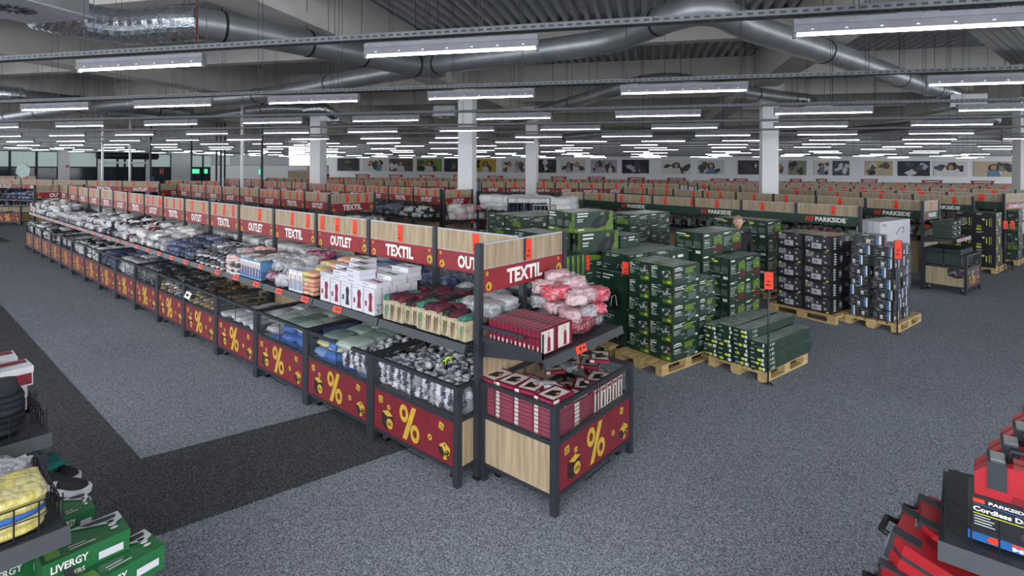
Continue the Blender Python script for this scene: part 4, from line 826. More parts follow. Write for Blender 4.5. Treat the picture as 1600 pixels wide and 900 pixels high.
# third row
row((11.2, 20.0), (11.15, 12.2), 6, ow, 'the third row', 'bays of the third row', [(.1, .5, .75), (.2, .4, .6, .9), (.1, .35, .6, .85), (.2, .4, .6, .85), (.15, .4, .7, .9), (.2, .5, .8)], goods=[G_D, G_MIX, G_MIX, (CL_WHITE, 'white garment'), G_DN, (CL_BW, 'black bag')])
row((11.2, 27.5), (11.2, 20.1), 6, ow, 'the far part of the third row', 'far bays of the third row', [(.2, .6)], far=True)
bay((10.62, 11.5, -.05), 1.1, 'OUTLET', 'end gondola of the third row with a white-lettered OUTLET sign', None, (.5,), shelf=(.7,), lastpost=True, labels=1)
DUV = cloth('white_duvet', ['e6e4e6', 'dcdadd', 'cfcdd2', 'e8e8ea'], .35, .5, .1); FLW = cloth('flowered_pillow', ['dcd6d4', 'c9a0a4', 'e4e0dc', 'a04858'], .5, .3, .5, 30)
Te = (10.62, 11.5, -.05); pile((Te[0]-.03, Te[1]-.7, -.05), .05, 1.05, .05, .65, ZS, 3, 2, 2, .17, V('flower', .36, .32, .24, FLW), 'flowered_pillow', 'white and red flowered pillow on the third row end shelf', 'pillow', 'flowered pillows of the third row end', .1)
put_bin(10.6, 10.75, -.05, 'promotion bin below the OUTLET end of the third row', None)
pile((10.6, 10.75, 0), .08, 1.2, .08, .75, .6, 4, 3, 2, .12, V('flower2', .3, .24, .14, FLW), 'flowered_pack', 'white and red pack in the bin at the third row end', 'textile pack', 'packs in the third row end bin', .2)
# fourth row with leisure signs, and the last rows along the far side
row((14.4, 24.2), (17.3, 16.9), 7, ['OUTLET', 'VOLNÝ ČAS'], 'the fourth row', 'bays of the fourth row', [(.8,), (.75,), (.6,), (.6,), (.15, .8), (.5,)], far=True)
a = P_(867, 285.2); b2 = P_(1062, 287.5); row(a, b2, 5, ['OUTLET', 'VOLNÝ ČAS'], 'the leisure row behind the duvets', 'bays of the leisure row', [(.5,)], far=True)
a = P_(752, 284.3); b2 = P_(868, 285.2); row(a, b2, 3, ['OUTLET', 'VOLNÝ ČAS', 'VOLNÝ ČAS'], 'the leisure row left of the slim column', 'left bays of the leisure row', [(.5,), (.35, .8)], far=True)
a = P_(505, 276.5); b2 = P_(1075, 281); nL = 20
row(a, b2, nL, [''], 'the farthest row', 'bays of the farthest row at left', far=True, sign=False)
a2 = P_(1085, 281.5); b3 = P_(1640, 287.5); row(a2, b3, 14, [''], 'the farthest right row', 'bays of the farthest row at right', far=True, sign=False)
for (xa, ya, xb, yb, n, nm) in ((1060, 282.6, 1660, 290.3, 12, 'the household row, second from the far side'), (1075, 284.3, 1660, 293.2, 11, 'the household row, third from the far side'), (1090, 286.6, 1660, 297.5, 10, 'the household row, fourth from the far side')):
    row(P_(xa, ya), P_(xb, yb), n, [''], nm, 'bays of '+nm, far=True, sign=False)
# topper signs
TOP = [(488, 514, 'HRAČKY', 271.8), (556, 577, 'HRAČKY', 272.3), (608, 629, 'HRAČKY', 272.8), (656, 678, 'HRAČKY', 273.2), (709, 722, 'HRAČKY', 273.6), (762, 786, 'HRAČKY', 274.6), (861, 885, 'HRAČKY', 275.8), (919, 945, 'DOMÁCNOSŤ', 276), (981, 1007, 'DOMÁCNOSŤ', 277), (1043, 1071, 'DOMÁCNOSŤ', 278), (1111, 1139, 'DOMÁCNOSŤ', 279), (1147, 1168, 'DOMÁCNOSŤ', 279), (1235, 1252, 'DOMÁCNOSŤ', 279.3), (1276, 1292, 'DOMÁCNOSŤ', 279.3), (1346, 1371, 'DOMÁCNOSŤ', 279.8), (1441, 1472, 'DOMÁCNOSŤ', 281.3), (1518, 1553, 'DOMÁCNOSŤ', 282.3)]
for k, (x0, x1, w, y0) in enumerate(TOP):
    zz = 33 if x0 < 900 else 31-(x0-900)*.009
    p = bd(x0, y0+4.2, zz); q = bd(x1, y0+4.2, zz); d = q-p; L = math.hypot(d.x, d.y); h = bd(x0, y0, zz).z-p.z
    b = MB(); b.add([(-.1*L*0, 0, 0), (L, 0, 0), (L+.03, 0, h), (-.03, 0, h), (0, .03, 0), (L, .03, 0), (L+.03, .03, h), (-.03, .03, h)], [(0, 1, 2, 3), (4, 7, 6, 5), (3, 2, 6, 7), (0, 4, 5, 1), (0, 3, 7, 4), (1, 5, 6, 2)], RED)
    b.text(w, frames(L, .03, h)['F'], .14, .22, .56, LET, .004, w=.72, bold=.05)
    for sx in (.05*L, .95*L-.02): b.box((sx, .005, -p.z+.0), (sx+.03, .03, .02), STEEL)
    side = 'left of' if x0 < 730 else 'right of'
    lab = 'small red %s topper above the far gondolas, %s' % (w, ['by the left white column', 'second at left', 'third at left', 'fourth at left', 'touching the second column', 'between the middle columns', 'right of the slim column', 'below the women picture', 'below the kitchen picture', 'below the blond woman picture', 'left of the right column', 'touching the right column', 'first right of the right column', 'second right of the right column', 'below the set table picture', 'second from the right edge', 'nearest the right edge'][k])
    tag(b.build('topper_sign', None, p, math.atan2(d.y, d.x)), lab, 'sign')
# rows by the windows at far left
row(P_(-60, 278.5), P_(250, 283.6), 6, ['OUTLET', 'OUTLET', 'OUTLET', 'OUTLET', 'TEXTIL', 'OUTLET'], 'the row before the windows', 'bays of the row before the windows', [(.5,), (.2, .7), (.5,), (.55,), (.3, .6, .85), (.3, .7)], goods=[G_D, G_D, G_DN, G_W, None, G_W])
row(P_(-40, 274.6), P_(57, 275.2), 3, ['OUTLET'], 'the farther row before the windows', 'bays of the farther window row', [(.5,)], far=True)
row(P_(258, 282), P_(345, 283), 3, [''], 'the short row beside the green signs', 'bays beside the green signs', [(.2, .7)], far=True, sign=False)
row(P_(352, 278.5), P_(416, 279.8), 2, ['OUTLET'], 'the pair before the white office box', 'bays before the office box', [(.1, .5), (.55,)], far=True)
row(P_(418, 277.6), P_(500, 278.6), 3, [''], 'the plain trio before the wood kiosk', 'bays before the wood kiosk', [(.5,), (.6,), (.3,)], far=True, sign=False)
put_bin(*[v for v in (bp(-8, 352).x, bp(-8, 352).y)], -.95, 'promotion bin under the clothes at the far left edge', None); p = bp(-8, 352)
# hanging jackets on a rail at the far left
def garment_mesh(m, w=.42, l=.7, seed=0):
    b = MB(); pts = [(-w*.08, 0), (-w*.28, -.03), (-w*.5, -.12), (-w*.52, -l*.8), (-w*.36, -l*.82), (-w*.32, -l), (w*.32, -l), (w*.36, -l*.82), (w*.52, -l*.8), (w*.5, -.12), (w*.28, -.03), (w*.08, 0)]
    n = len(pts); t = .035
    fr = [(x, -t*(1+.4*sin(3*x*9+seed)), z) for x, z in pts]; bk = [(x, t, z) for x, z in pts]
    b.add(fr+bk, [tuple(range(n))[::-1], tuple(range(n, 2*n))]+[(k, (k+1) % n, n+(k+1) % n, n+k) for k in range(n)], m)
    b.wire([(-w*.3, 0, -.02), (0, 0, .05), (w*.3, 0, -.02)], CHROME, .003); b.wire([(0, 0, .05), (0, 0, .1), (.03, 0, .12)], CHROME, .003); return b.mesh('hanging_garment')
def rail(p, rz, L, h, label):
    b = MB(); b.tube([(0, 0, h), (L, 0, h)], .015, CHROME, 8)
    for x in (.02, L-.02): b.tube([(x, 0, 0), (x, 0, h)], .015, CHROME, 8); b.tube([(x, -.25, .03), (x, .25, .03)], .015, STEEL, 8)
    return tag(b.build('clothes_rail', None, p, rz), label, 'clothes rail')
def hang(p, rz, L, h, n, ms, what, cat, group):
    for k in range(n):
        x = .08+(L-.16)*k/(n-1); q = (p[0]+x*cos(rz), p[1]+x*sin(rz), h-.11)
        tag(obj('hanging_garment', ms[k % len(ms)], None, q, rz+pi/2+rnd.uniform(-.25, .25)), what+', %s from the rail end' % NUM[k], cat, group)
p = bp(2, 350); rz = -.87; p = Vector((p.x, p.y, 0)); rail(p, rz, 2.2, 1.75, 'clothes rail with dark jackets at the far left edge'); hang(p, rz, 2.2, 1.75, 14, [garment_mesh(CL_NAVY, .5, .75), garment_mesh(cloth('olive_jacket', ['4a5030', '2b3550', '20283c', '3c4228'], .7), .5, .75, 2)], 'olive or navy jacket hanging at the far left edge', 'jacket', 'jackets at the far left')
# middle clothes rails and duvet packs
p = bp(764, 392); rz = -.75
def shelf_block(p, rz, L, D, levels, label, top=None):
    b = MB()
    for x in (0, L-.05):
        for y in (0, D-.05): b.box((x, y, 0), (x+.05, y+.05, levels[-1]+.05), STEEL)
    for z in levels: b.box((0, 0, z), (L, D, z+.03), LIP)
    return tag(b.build('shelf_rack', None, p, rz), label, 'shelf')
q = bd(745, 300, 15.6); r_ = bd(884, 300, 14.2); rzD = math.atan2(r_.y-q.y, r_.x-q.x); LD = math.hypot(r_.x-q.x, r_.y-q.y)
shelf_block((q.x, q.y, 0), rzD, LD, .9, (.5, 1.2, 1.45), 'metal rack under the white duvet packs left of the power tools')
pile((q.x, q.y, rzD), .05, LD-.05, .05, .85, 1.48, 7, 2, 2, .2, V('duvet', .5, .42, .25, DUV, amp=.15), 'duvet_pack', 'white duvet in clear film on the middle rack', 'duvet', 'duvets on the middle rack', .15)
q = bd(760, 330, 12.6); rz = -.87; q.z = 0
rail(q, rz, .95, 1.8, 'clothes rail with brown garments below the duvets'); hang(q, rz, .95, 1.8, 9, [garment_mesh(cloth('brown_garment', ['4b4038', '5c4a40', '33302e', '6a5a54'], .8), .36, .5)], 'brown or grey garment on the left middle rail', 'garment', 'brown garments on the rail')
q = bd(792, 330, 12.2); q.z = 0
rail(q, rz, 1.0, 2.03, 'clothes rail with navy trousers below the duvets'); hang(q, rz, .95, 2.03, 10, [garment_mesh(cloth('navy_trouser', ['1d2436', '232c44', '1a2030'], .8), .34, .52)], 'navy garment on the right middle rail', 'garment', 'navy garments on the rail')
q = bd(832, 350, 11.4); q.z = 0
rail(q, rz, .5, 1.93, 'short rail with pale green towels beside the green boxes'); hang(q, rz, .5, 1.93, 5, [garment_mesh(cloth('mint_towel', ['b4cfa8', 'a6c49c'], .85), .26, .65)], 'pale green towel on the short rail', 'towel', 'green towels')
# ------------------------------------------------------------------ power tool gondolas
PW = ['', 'PARKSIDE']
TB = mat('tool_box_green', '22382f', .5); TBM = cloth('tool_goods', ['2a3a34', '1d2522', '3c4642', '4a1a20', '2b2f33', '55605a'], .5, .2, .35)
def prow(a, b, n, words, rown, group, cards, top=2.06, **k):
    return row(a, b, n, words, rown, group, cards, scol=DGR, top=top, labels=1, **k)
gT = (TBM, 'dark tool pack', dict(size=(.16, .22, .22), nx=6, ny=2, nz=1, name='tool_pack', cat='tool pack'))
prow(P_(912.4, 300.3, 1.94), P_(1344, 322, 1.94), 6, ['', 'PARKSIDE', '', 'PARKSIDE', '', 'PARKSIDE'], 'the front tool row', 'bays of the front tool row', [(.5,), (.15, .72), (.32, .95), (.5,), (.4,), (.6,)], goods=[gT], top=1.94)
pe = P_(877.3, 300.3, 1.94); pf = P_(912.4, 300.3, 1.94); d_ = pf-pe
bay((pe.x, pe.y, math.atan2(d_.y, d_.x)), d_.length, '', 'oak and green header closing the left end of the front tool row', None, (), top=1.94, shelf=(), detail=False, lastpost=True, scol=DGR)
prow(P_(974, 291.7, 2.0), P_(1442.4, 313.6, 2.0), 8, ['', '', '', '', '', '', '', 'PARKSIDE'], 'the middle tool row', 'bays of the middle tool row', [(.4, .85), (.25, .75), (.7,), (.15, .55), (.5,), (.3,), (.5,), (.55,)], goods=[None, None, None, None, None, gT, gT, gT], top=2.0)
prow(P_(1108, 291.2, 2.0), P_(1520.7, 306.9, 2.0), 6, ['', '', '', '', '', 'PARKSIDE'], 'the back tool row', 'bays of the back tool row', [(.3,), (.7,), (.55,), (.5,), (.4,), (.7,)], goods=[None, None, None, None, gT, gT], top=2.0)
prow(P_(1109, 288.6), P_(1569, 302.6), 7, [''], 'the farther tool row', 'bays of the farther tool row', [(.3, .7), (.5,), (.6,), (.5,)], far=True)
p = P_(1569, 303); q = P_(1612, 301); d_ = q-p; bay((p.x, p.y, math.atan2(d_.y, d_.x)), d_.length, 'DOMÁCNOSŤ', 'end gondola with red household sign at the right edge', None, (), shelf=(), detail=False, lastpost=True)
# end unit of the middle tool row
ER = R_(-13); eo = bp(1511, 462); b0 = bd(1442.4, 313.6, 12.05)
t0 = (eo.x-sin(ER)*.8, eo.y+cos(ER)*.8)                   # back left corner
bay((t0[0], t0[1], ER), 1.1, 'PARKSIDE', 'end gondola with green header beside the black tool boxes', None, (.5,), top=2.0, shelf=(.6,), lastpost=True, labels=1, scol=DGR)
bb = make_bin(1.1, .8, True, mat('brown_print', '6a3a30', .5)); bb.location = (eo.x, eo.y, 0); bb.rotation_euler = (0, 0, ER); tag(bb, 'oak-sided bin full of dark green tool cases at the tool row end', 'bin')
def toolcase():
    t = thing('tool_case', 'x', 'tool case'); b = MB(); w, d, h = .3, .36, .12
    b.box((0, 0, 0), (w, d, h*.48), TB); b.box((.005, .005, h*.52), (w-.005, d-.005, h), TB); b.box((.01, .01, h*.46), (w-.01, d-.01, h*.54), BLACK)
    for k in range(4): x = .04+k*.06; b.box((x, -.004, .01), (x+.03, 0, h-.01), TB)
    f = frames(w, d, h); b.patch(f['T'], .2, .3, .8, .75, DGR); b.patch(f['T'], .25, .62, .6, .7, LET, .002); b.patch(f['F'], .6, .6, .85, .85, LET, .006); b.build('case_body', t)
    MB().box((w*.3, -.02, h*.42), (w*.34, 0, h*.58), BLACK).box((w*.66, -.02, h*.42), (w*.70, 0, h*.58), BLACK).box((w*.3, -.03, h*.42), (w*.7, -.02, h*.58), BLACK).build('handle', t); return t
tc = toolcase(); fl = [0]
def put_case(x, y, z, rot, lab, group, tilt=None):
    if not fl[0]: fl[0] = 1; o = tc; o.location = (x, y, z); o.rotation_euler = (0, 0, rot); o['label'] = lab; o['group'] = group
    else: o = copy_tree(tc, (x, y, z), rot, lab, group)
    if tilt: o.rotation_euler = tilt
    return o
for k in range(3):
    for j in range(2): X, Y = loc2w((eo.x, eo.y, ER), .06+j*.33, .28); put_case(X, Y, ZS+k*.125, ER, 'dark green tool case in the %s stack on the tool end shelf, %s' % (['left', 'right'][j], ['bottom', 'middle', 'top'][k]), '%s tool case stack' % ['left', 'right'][j])
for k in range(6): X, Y = loc2w((eo.x, eo.y, ER), .10+k*.155, .12); put_case(X, Y, .60, ER, 'dark green tool case upright in the tool end bin, %s from left' % NUM[k], 'upright tool cases', (R_(82), 0, ER+pi/2))
for k in range(6): X, Y = loc2w((eo.x, eo.y, ER), .10+k*.155, .44); put_case(X, Y, .60, ER, 'dark green tool case upright in the rear of the tool end bin, %s from left' % NUM[k], 'rear upright tool cases', (R_(82), 0, ER+pi/2))
for k in range(2): X, Y = loc2w((eo.x, eo.y, ER), .2+k*.45, .2); tag(obj('packed_bundle', soft_mesh('tbase', .42, .4, .3, CL_DARK, 1, .05, 7), None, (X, Y, .3), ER), 'dark bundle under the upright tool cases, %s' % ['left', 'right'][k], 'bundle')
# ------------------------------------------------------------------ pallets and cartons
def make_pallet():
    t = thing('pallet', 'x', 'pallet')
    for k, w in enumerate((.145, .1, .145, .1, .145)):
        y = [0, .188, .3275, .513, .655][k]; MB().box((0, y, .122), (1.2, y+w, .144), EPW).build('deck_board', t)
    for x in (0, .5275, 1.055): MB().box((x, 0, .1), (x+.145, .8, .122), EPW).build('stringer_board', t)
    for x in (0, .5275, 1.055):
        for y in (0, .3275, .7): MB().box((x, y, .022), (x+.145, y+.1 if y != .3275 else y+.145, .1), EPW).build('block', t)
    for y in (0, .35, .7): MB().box((0, y, 0), (1.2, y+.1, .022), EPW).build('bottom_board', t)
    return t
pal0 = make_pallet(); fp = [0]
def pallet(x, y, rz, lab):
    if not fp[0]: fp[0] = 1; pal0.location = (x, y, 0); pal0.rotation_euler = (0, 0, rz); pal0['label'] = lab; return pal0
    return copy_tree(pal0, (x, y, 0), rz, lab)
GB = mat('carton_green', '1c3a2a', .4, coat=.25, var=.1); GB2 = mat('carton_dark', '152620', .4, coat=.25); GL = mat('carton_lime', '62802f', .45, var=.3, scale=16); GP = mat('carton_photo', '55665c', .5, var=.35, scale=30); GPd = mat('carton_photo_dark', '2f3f37', .5, var=.3, scale=30)
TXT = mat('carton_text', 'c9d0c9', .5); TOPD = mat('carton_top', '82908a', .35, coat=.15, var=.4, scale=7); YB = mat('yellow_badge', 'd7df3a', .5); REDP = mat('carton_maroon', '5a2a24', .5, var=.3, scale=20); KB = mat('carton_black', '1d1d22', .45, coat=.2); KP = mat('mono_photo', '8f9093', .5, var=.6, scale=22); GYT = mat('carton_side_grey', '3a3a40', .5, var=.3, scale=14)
def lines(b, fr, u, v, n, w, m=TXT, dv=.07, t=.03, r=None):
    r = r or random.Random(3)
    for k in range(n): b.patch(fr, u, v-k*dv, u+w*r.uniform(.5, 1), v-k*dv+t, m, .002)
def busy(b, fr, r, ms, n=9, tx=5, off=.0012):
    for q in range(n):
        u, v = r.choice([.04, .2, .36, .52, .68, .8]), r.choice([.1, .34, .58]); b.patch(fr, u, v, u+r.uniform(.08, .14), v+r.uniform(.1, .2), r.choice(ms), off+q*.00004)
    for q in range(tx): u, v = r.uniform(.03, .75), r.choice([.04, .3, .54, .8, .9]); b.patch(fr, u, v, u+r.uniform(.08, .2), v+.03, TXT, off+.0005)
def carton(w, d, h, style, seed=0):
    b = MB(); r = random.Random(seed); base = {'mono': KB, 'blue': KB, 'pump': KB}.get(style, GB); b.box((0, 0, 0), (w, d, h), base); f = frames(w, d, h)
    for s_ in ('F', 'L', 'R', 'B'):
        fr = f[s_]
        if style in ('hedge', 'shred', 'panel', 'dark'): busy(b, fr, r, [GP, GPd, GPd, mat('carton_olive', '3f5a34', var=.4, scale=20)])
        if style == 'blue': busy(b, fr, r, [GYT, GYT, mat('carton_slate', '4a5a68', var=.3)], 7, 5)
        if style == 'hedge':      # hand tool on the long face
            if s_ in 'LR':
                b.patch(fr, .55, .04, .97, .5, GL); b.poly(fr, [(.5, .3), (.62, .65), (.75, .75), (.85, .5), (.8, .25), (.65, .2)], GPd, .002); [b.disc(fr, .55+.33*r.random(), .42+.35*r.random(), .02+.04*r.random(), .02+.05*r.random(), [LAMPW, TXT, GP][q % 3], .003+q*.0003, 6) for q in range(14)]; b.patch(fr, .86, .5, .95, .9, REDP, .002); b.disc(fr, .85, .16, .07, .06, YB, .003)
                lines(b, fr, .06, .85, 2, .3, LET, .1, .05, r); lines(b, fr, .06, .6, 5, .28, TXT, .08, .025, r); b.disc(fr, .1, .66, .03, .035, LET)
            else:
                b.patch(fr, .55, .1, .85, .5, GP); b.patch(fr, .1, .1, .45, .5, GPd); b.patch(fr, .45, .55, .75, .85, GL); lines(b, fr, .06, .85, 2, .35, LET, .1, .045, r); lines(b, fr, .06, .58, 4, .3, TXT, .07, .02, r); b.disc(fr, .9, .12, .05, .06, LET)
        elif style == 'shred':    # photo row and lime/brown picture
            if s_ in 'LR':
                for k in range(3): b.patch(fr, .08+k*.3, .3, .32+k*.3, .6, GP); 
                lines(b, fr, .06, .88, 1, .35, LET, .1, .05, r); b.disc(fr, .45, .82, .1, .05, YB); b.patch(fr, .7, .7, .92, .95, GPd); b.patch(fr, .05, .06, .2, .2, YB); lines(b, fr, .3, .12, 1, .4, TXT, .1, .04, r); b.patch(fr, .75, .05, .92, .18, LET)
            else: b.patch(fr, .52, .38, .93, .8, GL); b.patch(fr, .5, .05, .93, .38, REDP); lines(b, fr, .06, .85, 1, .3, LET, .1, .06, r); lines(b, fr, .06, .66, 5, .34, TXT, .09, .025, r)
        elif style == 'mower':
            b.patch(fr, 0, 0, 1, .2, GL); b.poly(fr, [(.8, .2), (1, .2), (1, 1), (.92, 1)], GL); b.poly(fr, [(.4, .18), (.45, .5), (.55, .7), (.75, .92), (.88, .9), (.9, .6), (.8, .3), (.6, .12)], BLACK, .002); b.poly(fr, [(.6, .3), (.7, .65), (.8, .75), (.74, .4)], GPd, .003)
            lines(b, fr, .06, .9, 2, .3, LET, .13, .06, r); lines(b, fr, .06, .62, 2, .22, TXT, .1, .05, r); b.patch(fr, .66, .8, .76, .95, GL, .003); lines(b, fr, .08, .1, 1, .2, LET, .1, .06, r)
            if s_ in 'LR': 
                for k in range(3): b.patch(fr, .08+k*.28, .3, .28+k*.28, .6, GP, .004)
                b.box_ = None
        elif style == 'dark':
            b.patch(fr, .0, .0, .5, .12, GL) if r.random() < .5 else None; b.patch(fr, .05, .3, .3, .75, GPd); b.patch(fr, .35, .35, .5, .6, GPd); b.poly(fr, [(.6, .1), (.66, .5), (.78, .62), (.9, .3), (.85, .08)], BLACK, .002); b.wire([fr[0]+fr[1]*a+fr[2]*c+fr[3]*.003 for a, c in ((.62, .15), (.65, .4), (.74, .45), (.78, .2))], LET, .003); lines(b, fr, .4, .9, 2, .35, LET, .08, .035, r); lines(b, fr, .05, .12, 1, .3, TXT, .1, .04, r)
        elif style == 'panel':
            for k in range(4): b.patch(fr, .06+k*.23, .12, .25+k*.23, .5, GPd)
            lines(b, fr, .06, .8, 1, .3, LET, .1, .07, r); lines(b, fr, .5, .7, 2, .3, TXT, .14, .05, r); b.patch(fr, .85, .1, .95, .35, LET)
            if s_ == 'L' and seed % 2: b.patch(fr, .5, .1, .95, .6, GL, .003)
        elif style == 'plank':
            if s_ in 'LR': b.disc(fr, .2+.5*r.random(), .5, .13, .3, YB, .002) if r.random() < .6 else None; b.patch(fr, .6+.2*r.random(), .2, .9, .85, LET); lines(b, fr, .05, .4, 1, .4, TXT, .2, .2, r)
            else:
                for k in range(3): b.patch(fr, .3+k*.2, .2, .45+k*.2, .8, GPd)
                b.text('1-81', fr, .08, .2, .6, TXT, .003, w=.09)
        elif style == 'mono':
            if s_ in 'LR':
                for (a, c, ww) in ((.07, .54, .28), (.37, .5, .22), (.61, .54, .33), (.07, .14, .2), (.29, .12, .34), (.65, .15, .29)):
                    b.patch(fr, a, c, a+ww, c+.36, [KP, LAMPW, GYT][int(a*10+c*10) % 3]); b.poly(fr, [(a+.04, c+.08), (a+.1, c+.26), (a+.19, c+.22), (a+.16, c+.06)], KB, .003); b.disc(fr, a+.12, c+.13, .04, .07, LAMPW, .004)
                b.disc(fr, .12 if seed else .85, .92 if seed else .07, .055, .045, YB, .003); lines(b, fr, .7, .93, 1, .2, TXT, .1, .03, r)
            else: b.disc(fr, .45, .5, .12, .36, GYT, .002, 16); b.disc(fr, .45, .5, .07, .2, KP, .003, 12); [b.patch(fr, .08, .15+k*.16, .2, .24+k*.16, TXT) for k in range(5)]; b.patch(fr, .7, .2, .92, .4, GYT); lines(b, fr, .7, .8, 3, .2, LET, .1, .04, r)
        elif style == 'blue':
            BL = mat('carton_blue', '3f74a4', .45)
            u = r.choice([.05, .4, .72]); b.patch(fr, u, .04, u+.1, .96, BL); b.patch(fr, u+.1, .04, u+.17, .96, LET)
            for k in range(3): a = (u+.22+k*.22) % .82; b.patch(fr, a, .52, a+.17, .9, GYT, .001); b.patch(fr, a, .1, a+.17, .48, GYT, .001)
            a = (u+.5) % .8; b.patch(fr, a, .15, a+.12, .5, LET, .003); b.poly(fr, [(a+.03, .2), (a+.09, .2), (a+.06, .45)], KB, .004); lines(b, fr, (u+.25) % .7, .92, 1, .25, TXT, .1, .05, r)
        elif style == 'pump':
            b.patch(fr, .04, .03, .3, .12, YB); b.patch(fr, .06, .16, .3, .3, mat('olive_print', '8b9a4a')); b.tube([fr[0]+fr[1]*.55+fr[2]*.3+fr[3]*.002, fr[0]+fr[1]*.55+fr[2]*.62+fr[3]*.002], .012, YB, 4); b.disc(fr, .4, .62, .07, .05, LET, .003); b.patch(fr, .68, .25, .72, .68, YB); b.patch(fr, .78, .25, .8, .7, LAMPW); lines(b, fr, .06, .93, 2, .4, LET, .06, .02, r); b.disc(fr, .85, .9, .06, .03, GYT, .003)
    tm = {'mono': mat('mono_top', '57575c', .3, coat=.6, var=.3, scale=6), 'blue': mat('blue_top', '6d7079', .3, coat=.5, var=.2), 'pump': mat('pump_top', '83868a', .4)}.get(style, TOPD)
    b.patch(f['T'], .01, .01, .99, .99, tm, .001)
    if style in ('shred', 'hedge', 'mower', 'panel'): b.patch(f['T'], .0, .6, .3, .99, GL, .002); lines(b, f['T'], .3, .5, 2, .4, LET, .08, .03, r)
    return b.mesh('carton')
CM = {}
def cm(w, d, h, style, seed):
    k = (round(w, 3), round(d, 3), round(h, 3), style, seed)
    if k not in CM: CM[k] = carton(w, d, h, style, seed)
    return CM[k]
SR = R_(-12)
def stack(x, y, rot, nx, ny, nz, w, d, h, style, z0, what, group, jit=.008, seeds=2, skip=()):
    for k in range(nz):
        for i in range(nx):
            for j in range(ny):
                if (i, j, k) in skip: continue
                X, Y = loc2w((x, y, rot), i*(w+.004)+rnd.uniform(-jit, jit), j*(d+.004)+rnd.uniform(-jit, jit))
                ly = '' if nz == 1 else ', topmost' if k == nz-1 else ', %s layer up' % NUM[k]; co = '' if nx*ny == 1 else ([', left', ', right'][1-j] if nx == 1 else [', left', ', right'][i] if ny == 1 else [', front ', ', rear '][i]+['right', 'left'][j]); tag(obj('carton', cm(w, d, h, style, (i+j+k) % seeds if seeds > 1 else 0), None, (X, Y, z0+k*(h+.002)), rot+rnd.uniform(-.012, .012)), what+ly+co, 'carton', group)
# pallet of hedge tool cartons in front
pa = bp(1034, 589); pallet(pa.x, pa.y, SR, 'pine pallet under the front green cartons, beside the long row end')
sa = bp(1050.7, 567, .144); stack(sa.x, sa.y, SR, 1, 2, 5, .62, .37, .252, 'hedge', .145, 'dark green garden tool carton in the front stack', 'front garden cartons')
X, Y = loc2w((sa.x, sa.y, SR), .63, .02); stack(X, Y, SR, 1, 2, 4, .42, .37, .252, 'hedge', .145, 'dark green garden tool carton right behind the front stack', 'garden cartons behind the front stack')
# behind left: leaf blower cartons on a second pallet
pb = bp(958, 556); X, Y = loc2w((pa.x, pa.y, SR), .02, .92); pallet(X, Y, SR, 'pine pallet behind the front one, left of the green cartons')
s2 = bp(977, 543, .144); stack(s2.x+.02, s2.y, SR, 1, 1, 1, .55, .7, .44, 'dark', .145, 'low dark green carton under the vacuum carton', 'dark carton base'); stack(s2.x+.02, s2.y, SR, 1, 1, 1, .55, .74, .6, 'dark', .59, 'large dark green vacuum carton with a black machine picture', 'vacuum carton')
stack(s2.x+.1, s2.y+.02, SR, 2, 1, 1, .5, .5, .26, 'dark', 1.195, 'dark green carton lying on the vacuum carton', 'cartons on the vacuum carton')
stack(s2.x+.75, s2.y-.02, SR, 2, 2, 1, .5, .42, 1.26, 'dark', .145, 'tall carton in the wrapped middle group', 'tall middle cartons', seeds=1)
# tall mower stack
m1 = bd(907.6, 375, 8.0); stack(m1.x, m1.y, SR, 1, 1, 3, .85, .5, .39, 'dark', .145, 'dark green carton below the lawn mower cartons', 'cartons under the mower cartons'); X, Y = m1.x, m1.y; pallet(X-.1, Y-.05, SR, 'pallet under the lawn mower cartons behind the end gondola')
stack(m1.x, m1.y, SR, 1, 1, 1, .85, .45, .42, 'mower', 1.325, 'green carton with a black mower picture, second from the top', 'mower carton lower'); stack(m1.x-.02, m1.y+.1, SR, 1, 1, 1, .85, .6, .3, 'mower', 1.75, 'green carton with a black mower picture, top of the tall stack', 'mower carton upper')
stack(m1.x-.5, m1.y+.25, SR, 1, 2, 4, .46, .42, .4, 'dark', .145, 'dark green carton left of the mower stack', 'dark cartons left of the mowers')
X, Y = loc2w((m1.x, m1.y, SR), .87, .0); stack(X, Y, SR, 1, 1, 3, .5, .6, .5, 'dark', .145, 'dark wrapped carton right of the mower stack', 'wrapped cartons')
# middle tall stack of flat cartons
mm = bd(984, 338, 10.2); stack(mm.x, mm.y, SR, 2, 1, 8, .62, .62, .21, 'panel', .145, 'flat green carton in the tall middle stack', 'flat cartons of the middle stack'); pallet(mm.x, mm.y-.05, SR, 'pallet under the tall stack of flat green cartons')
# stack left behind the signs
mg = bd(815, 336, 9.6); stack(mg.x, mg.y, SR, 1, 2, 8, .6, .5, .21, 'panel', .145, 'green carton in the stack behind the long row end', 'green cartons behind the long row end'); pallet(mg.x, mg.y, SR, 'pallet of green cartons behind the long row end')
X, Y = loc2w((mg.x, mg.y, SR), .62, 0); stack(X, Y, SR, 1, 2, 8, .5, .5, .21, 'panel', .145, 'green carton beside the stack behind the long row end', 'second green column')
# shredder cartons (right of front stack)
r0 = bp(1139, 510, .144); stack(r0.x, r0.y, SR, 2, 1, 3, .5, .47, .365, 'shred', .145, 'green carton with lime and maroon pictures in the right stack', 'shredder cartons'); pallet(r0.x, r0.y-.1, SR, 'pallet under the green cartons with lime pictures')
r1 = bd(1098, 364.6, 8.9); stack(r1.x, r1.y, SR, 1, 1, 3, .6, .6, .38, 'shred', .145, 'green carton under the topmost lime picture cartons', 'lower lime picture cartons'); stack(r1.x, r1.y, SR, 2, 1, 1, .60, .55, .36, 'shred', 1.29, 'green carton with a lime picture on top, level with the man', 'topmost lime cartons')
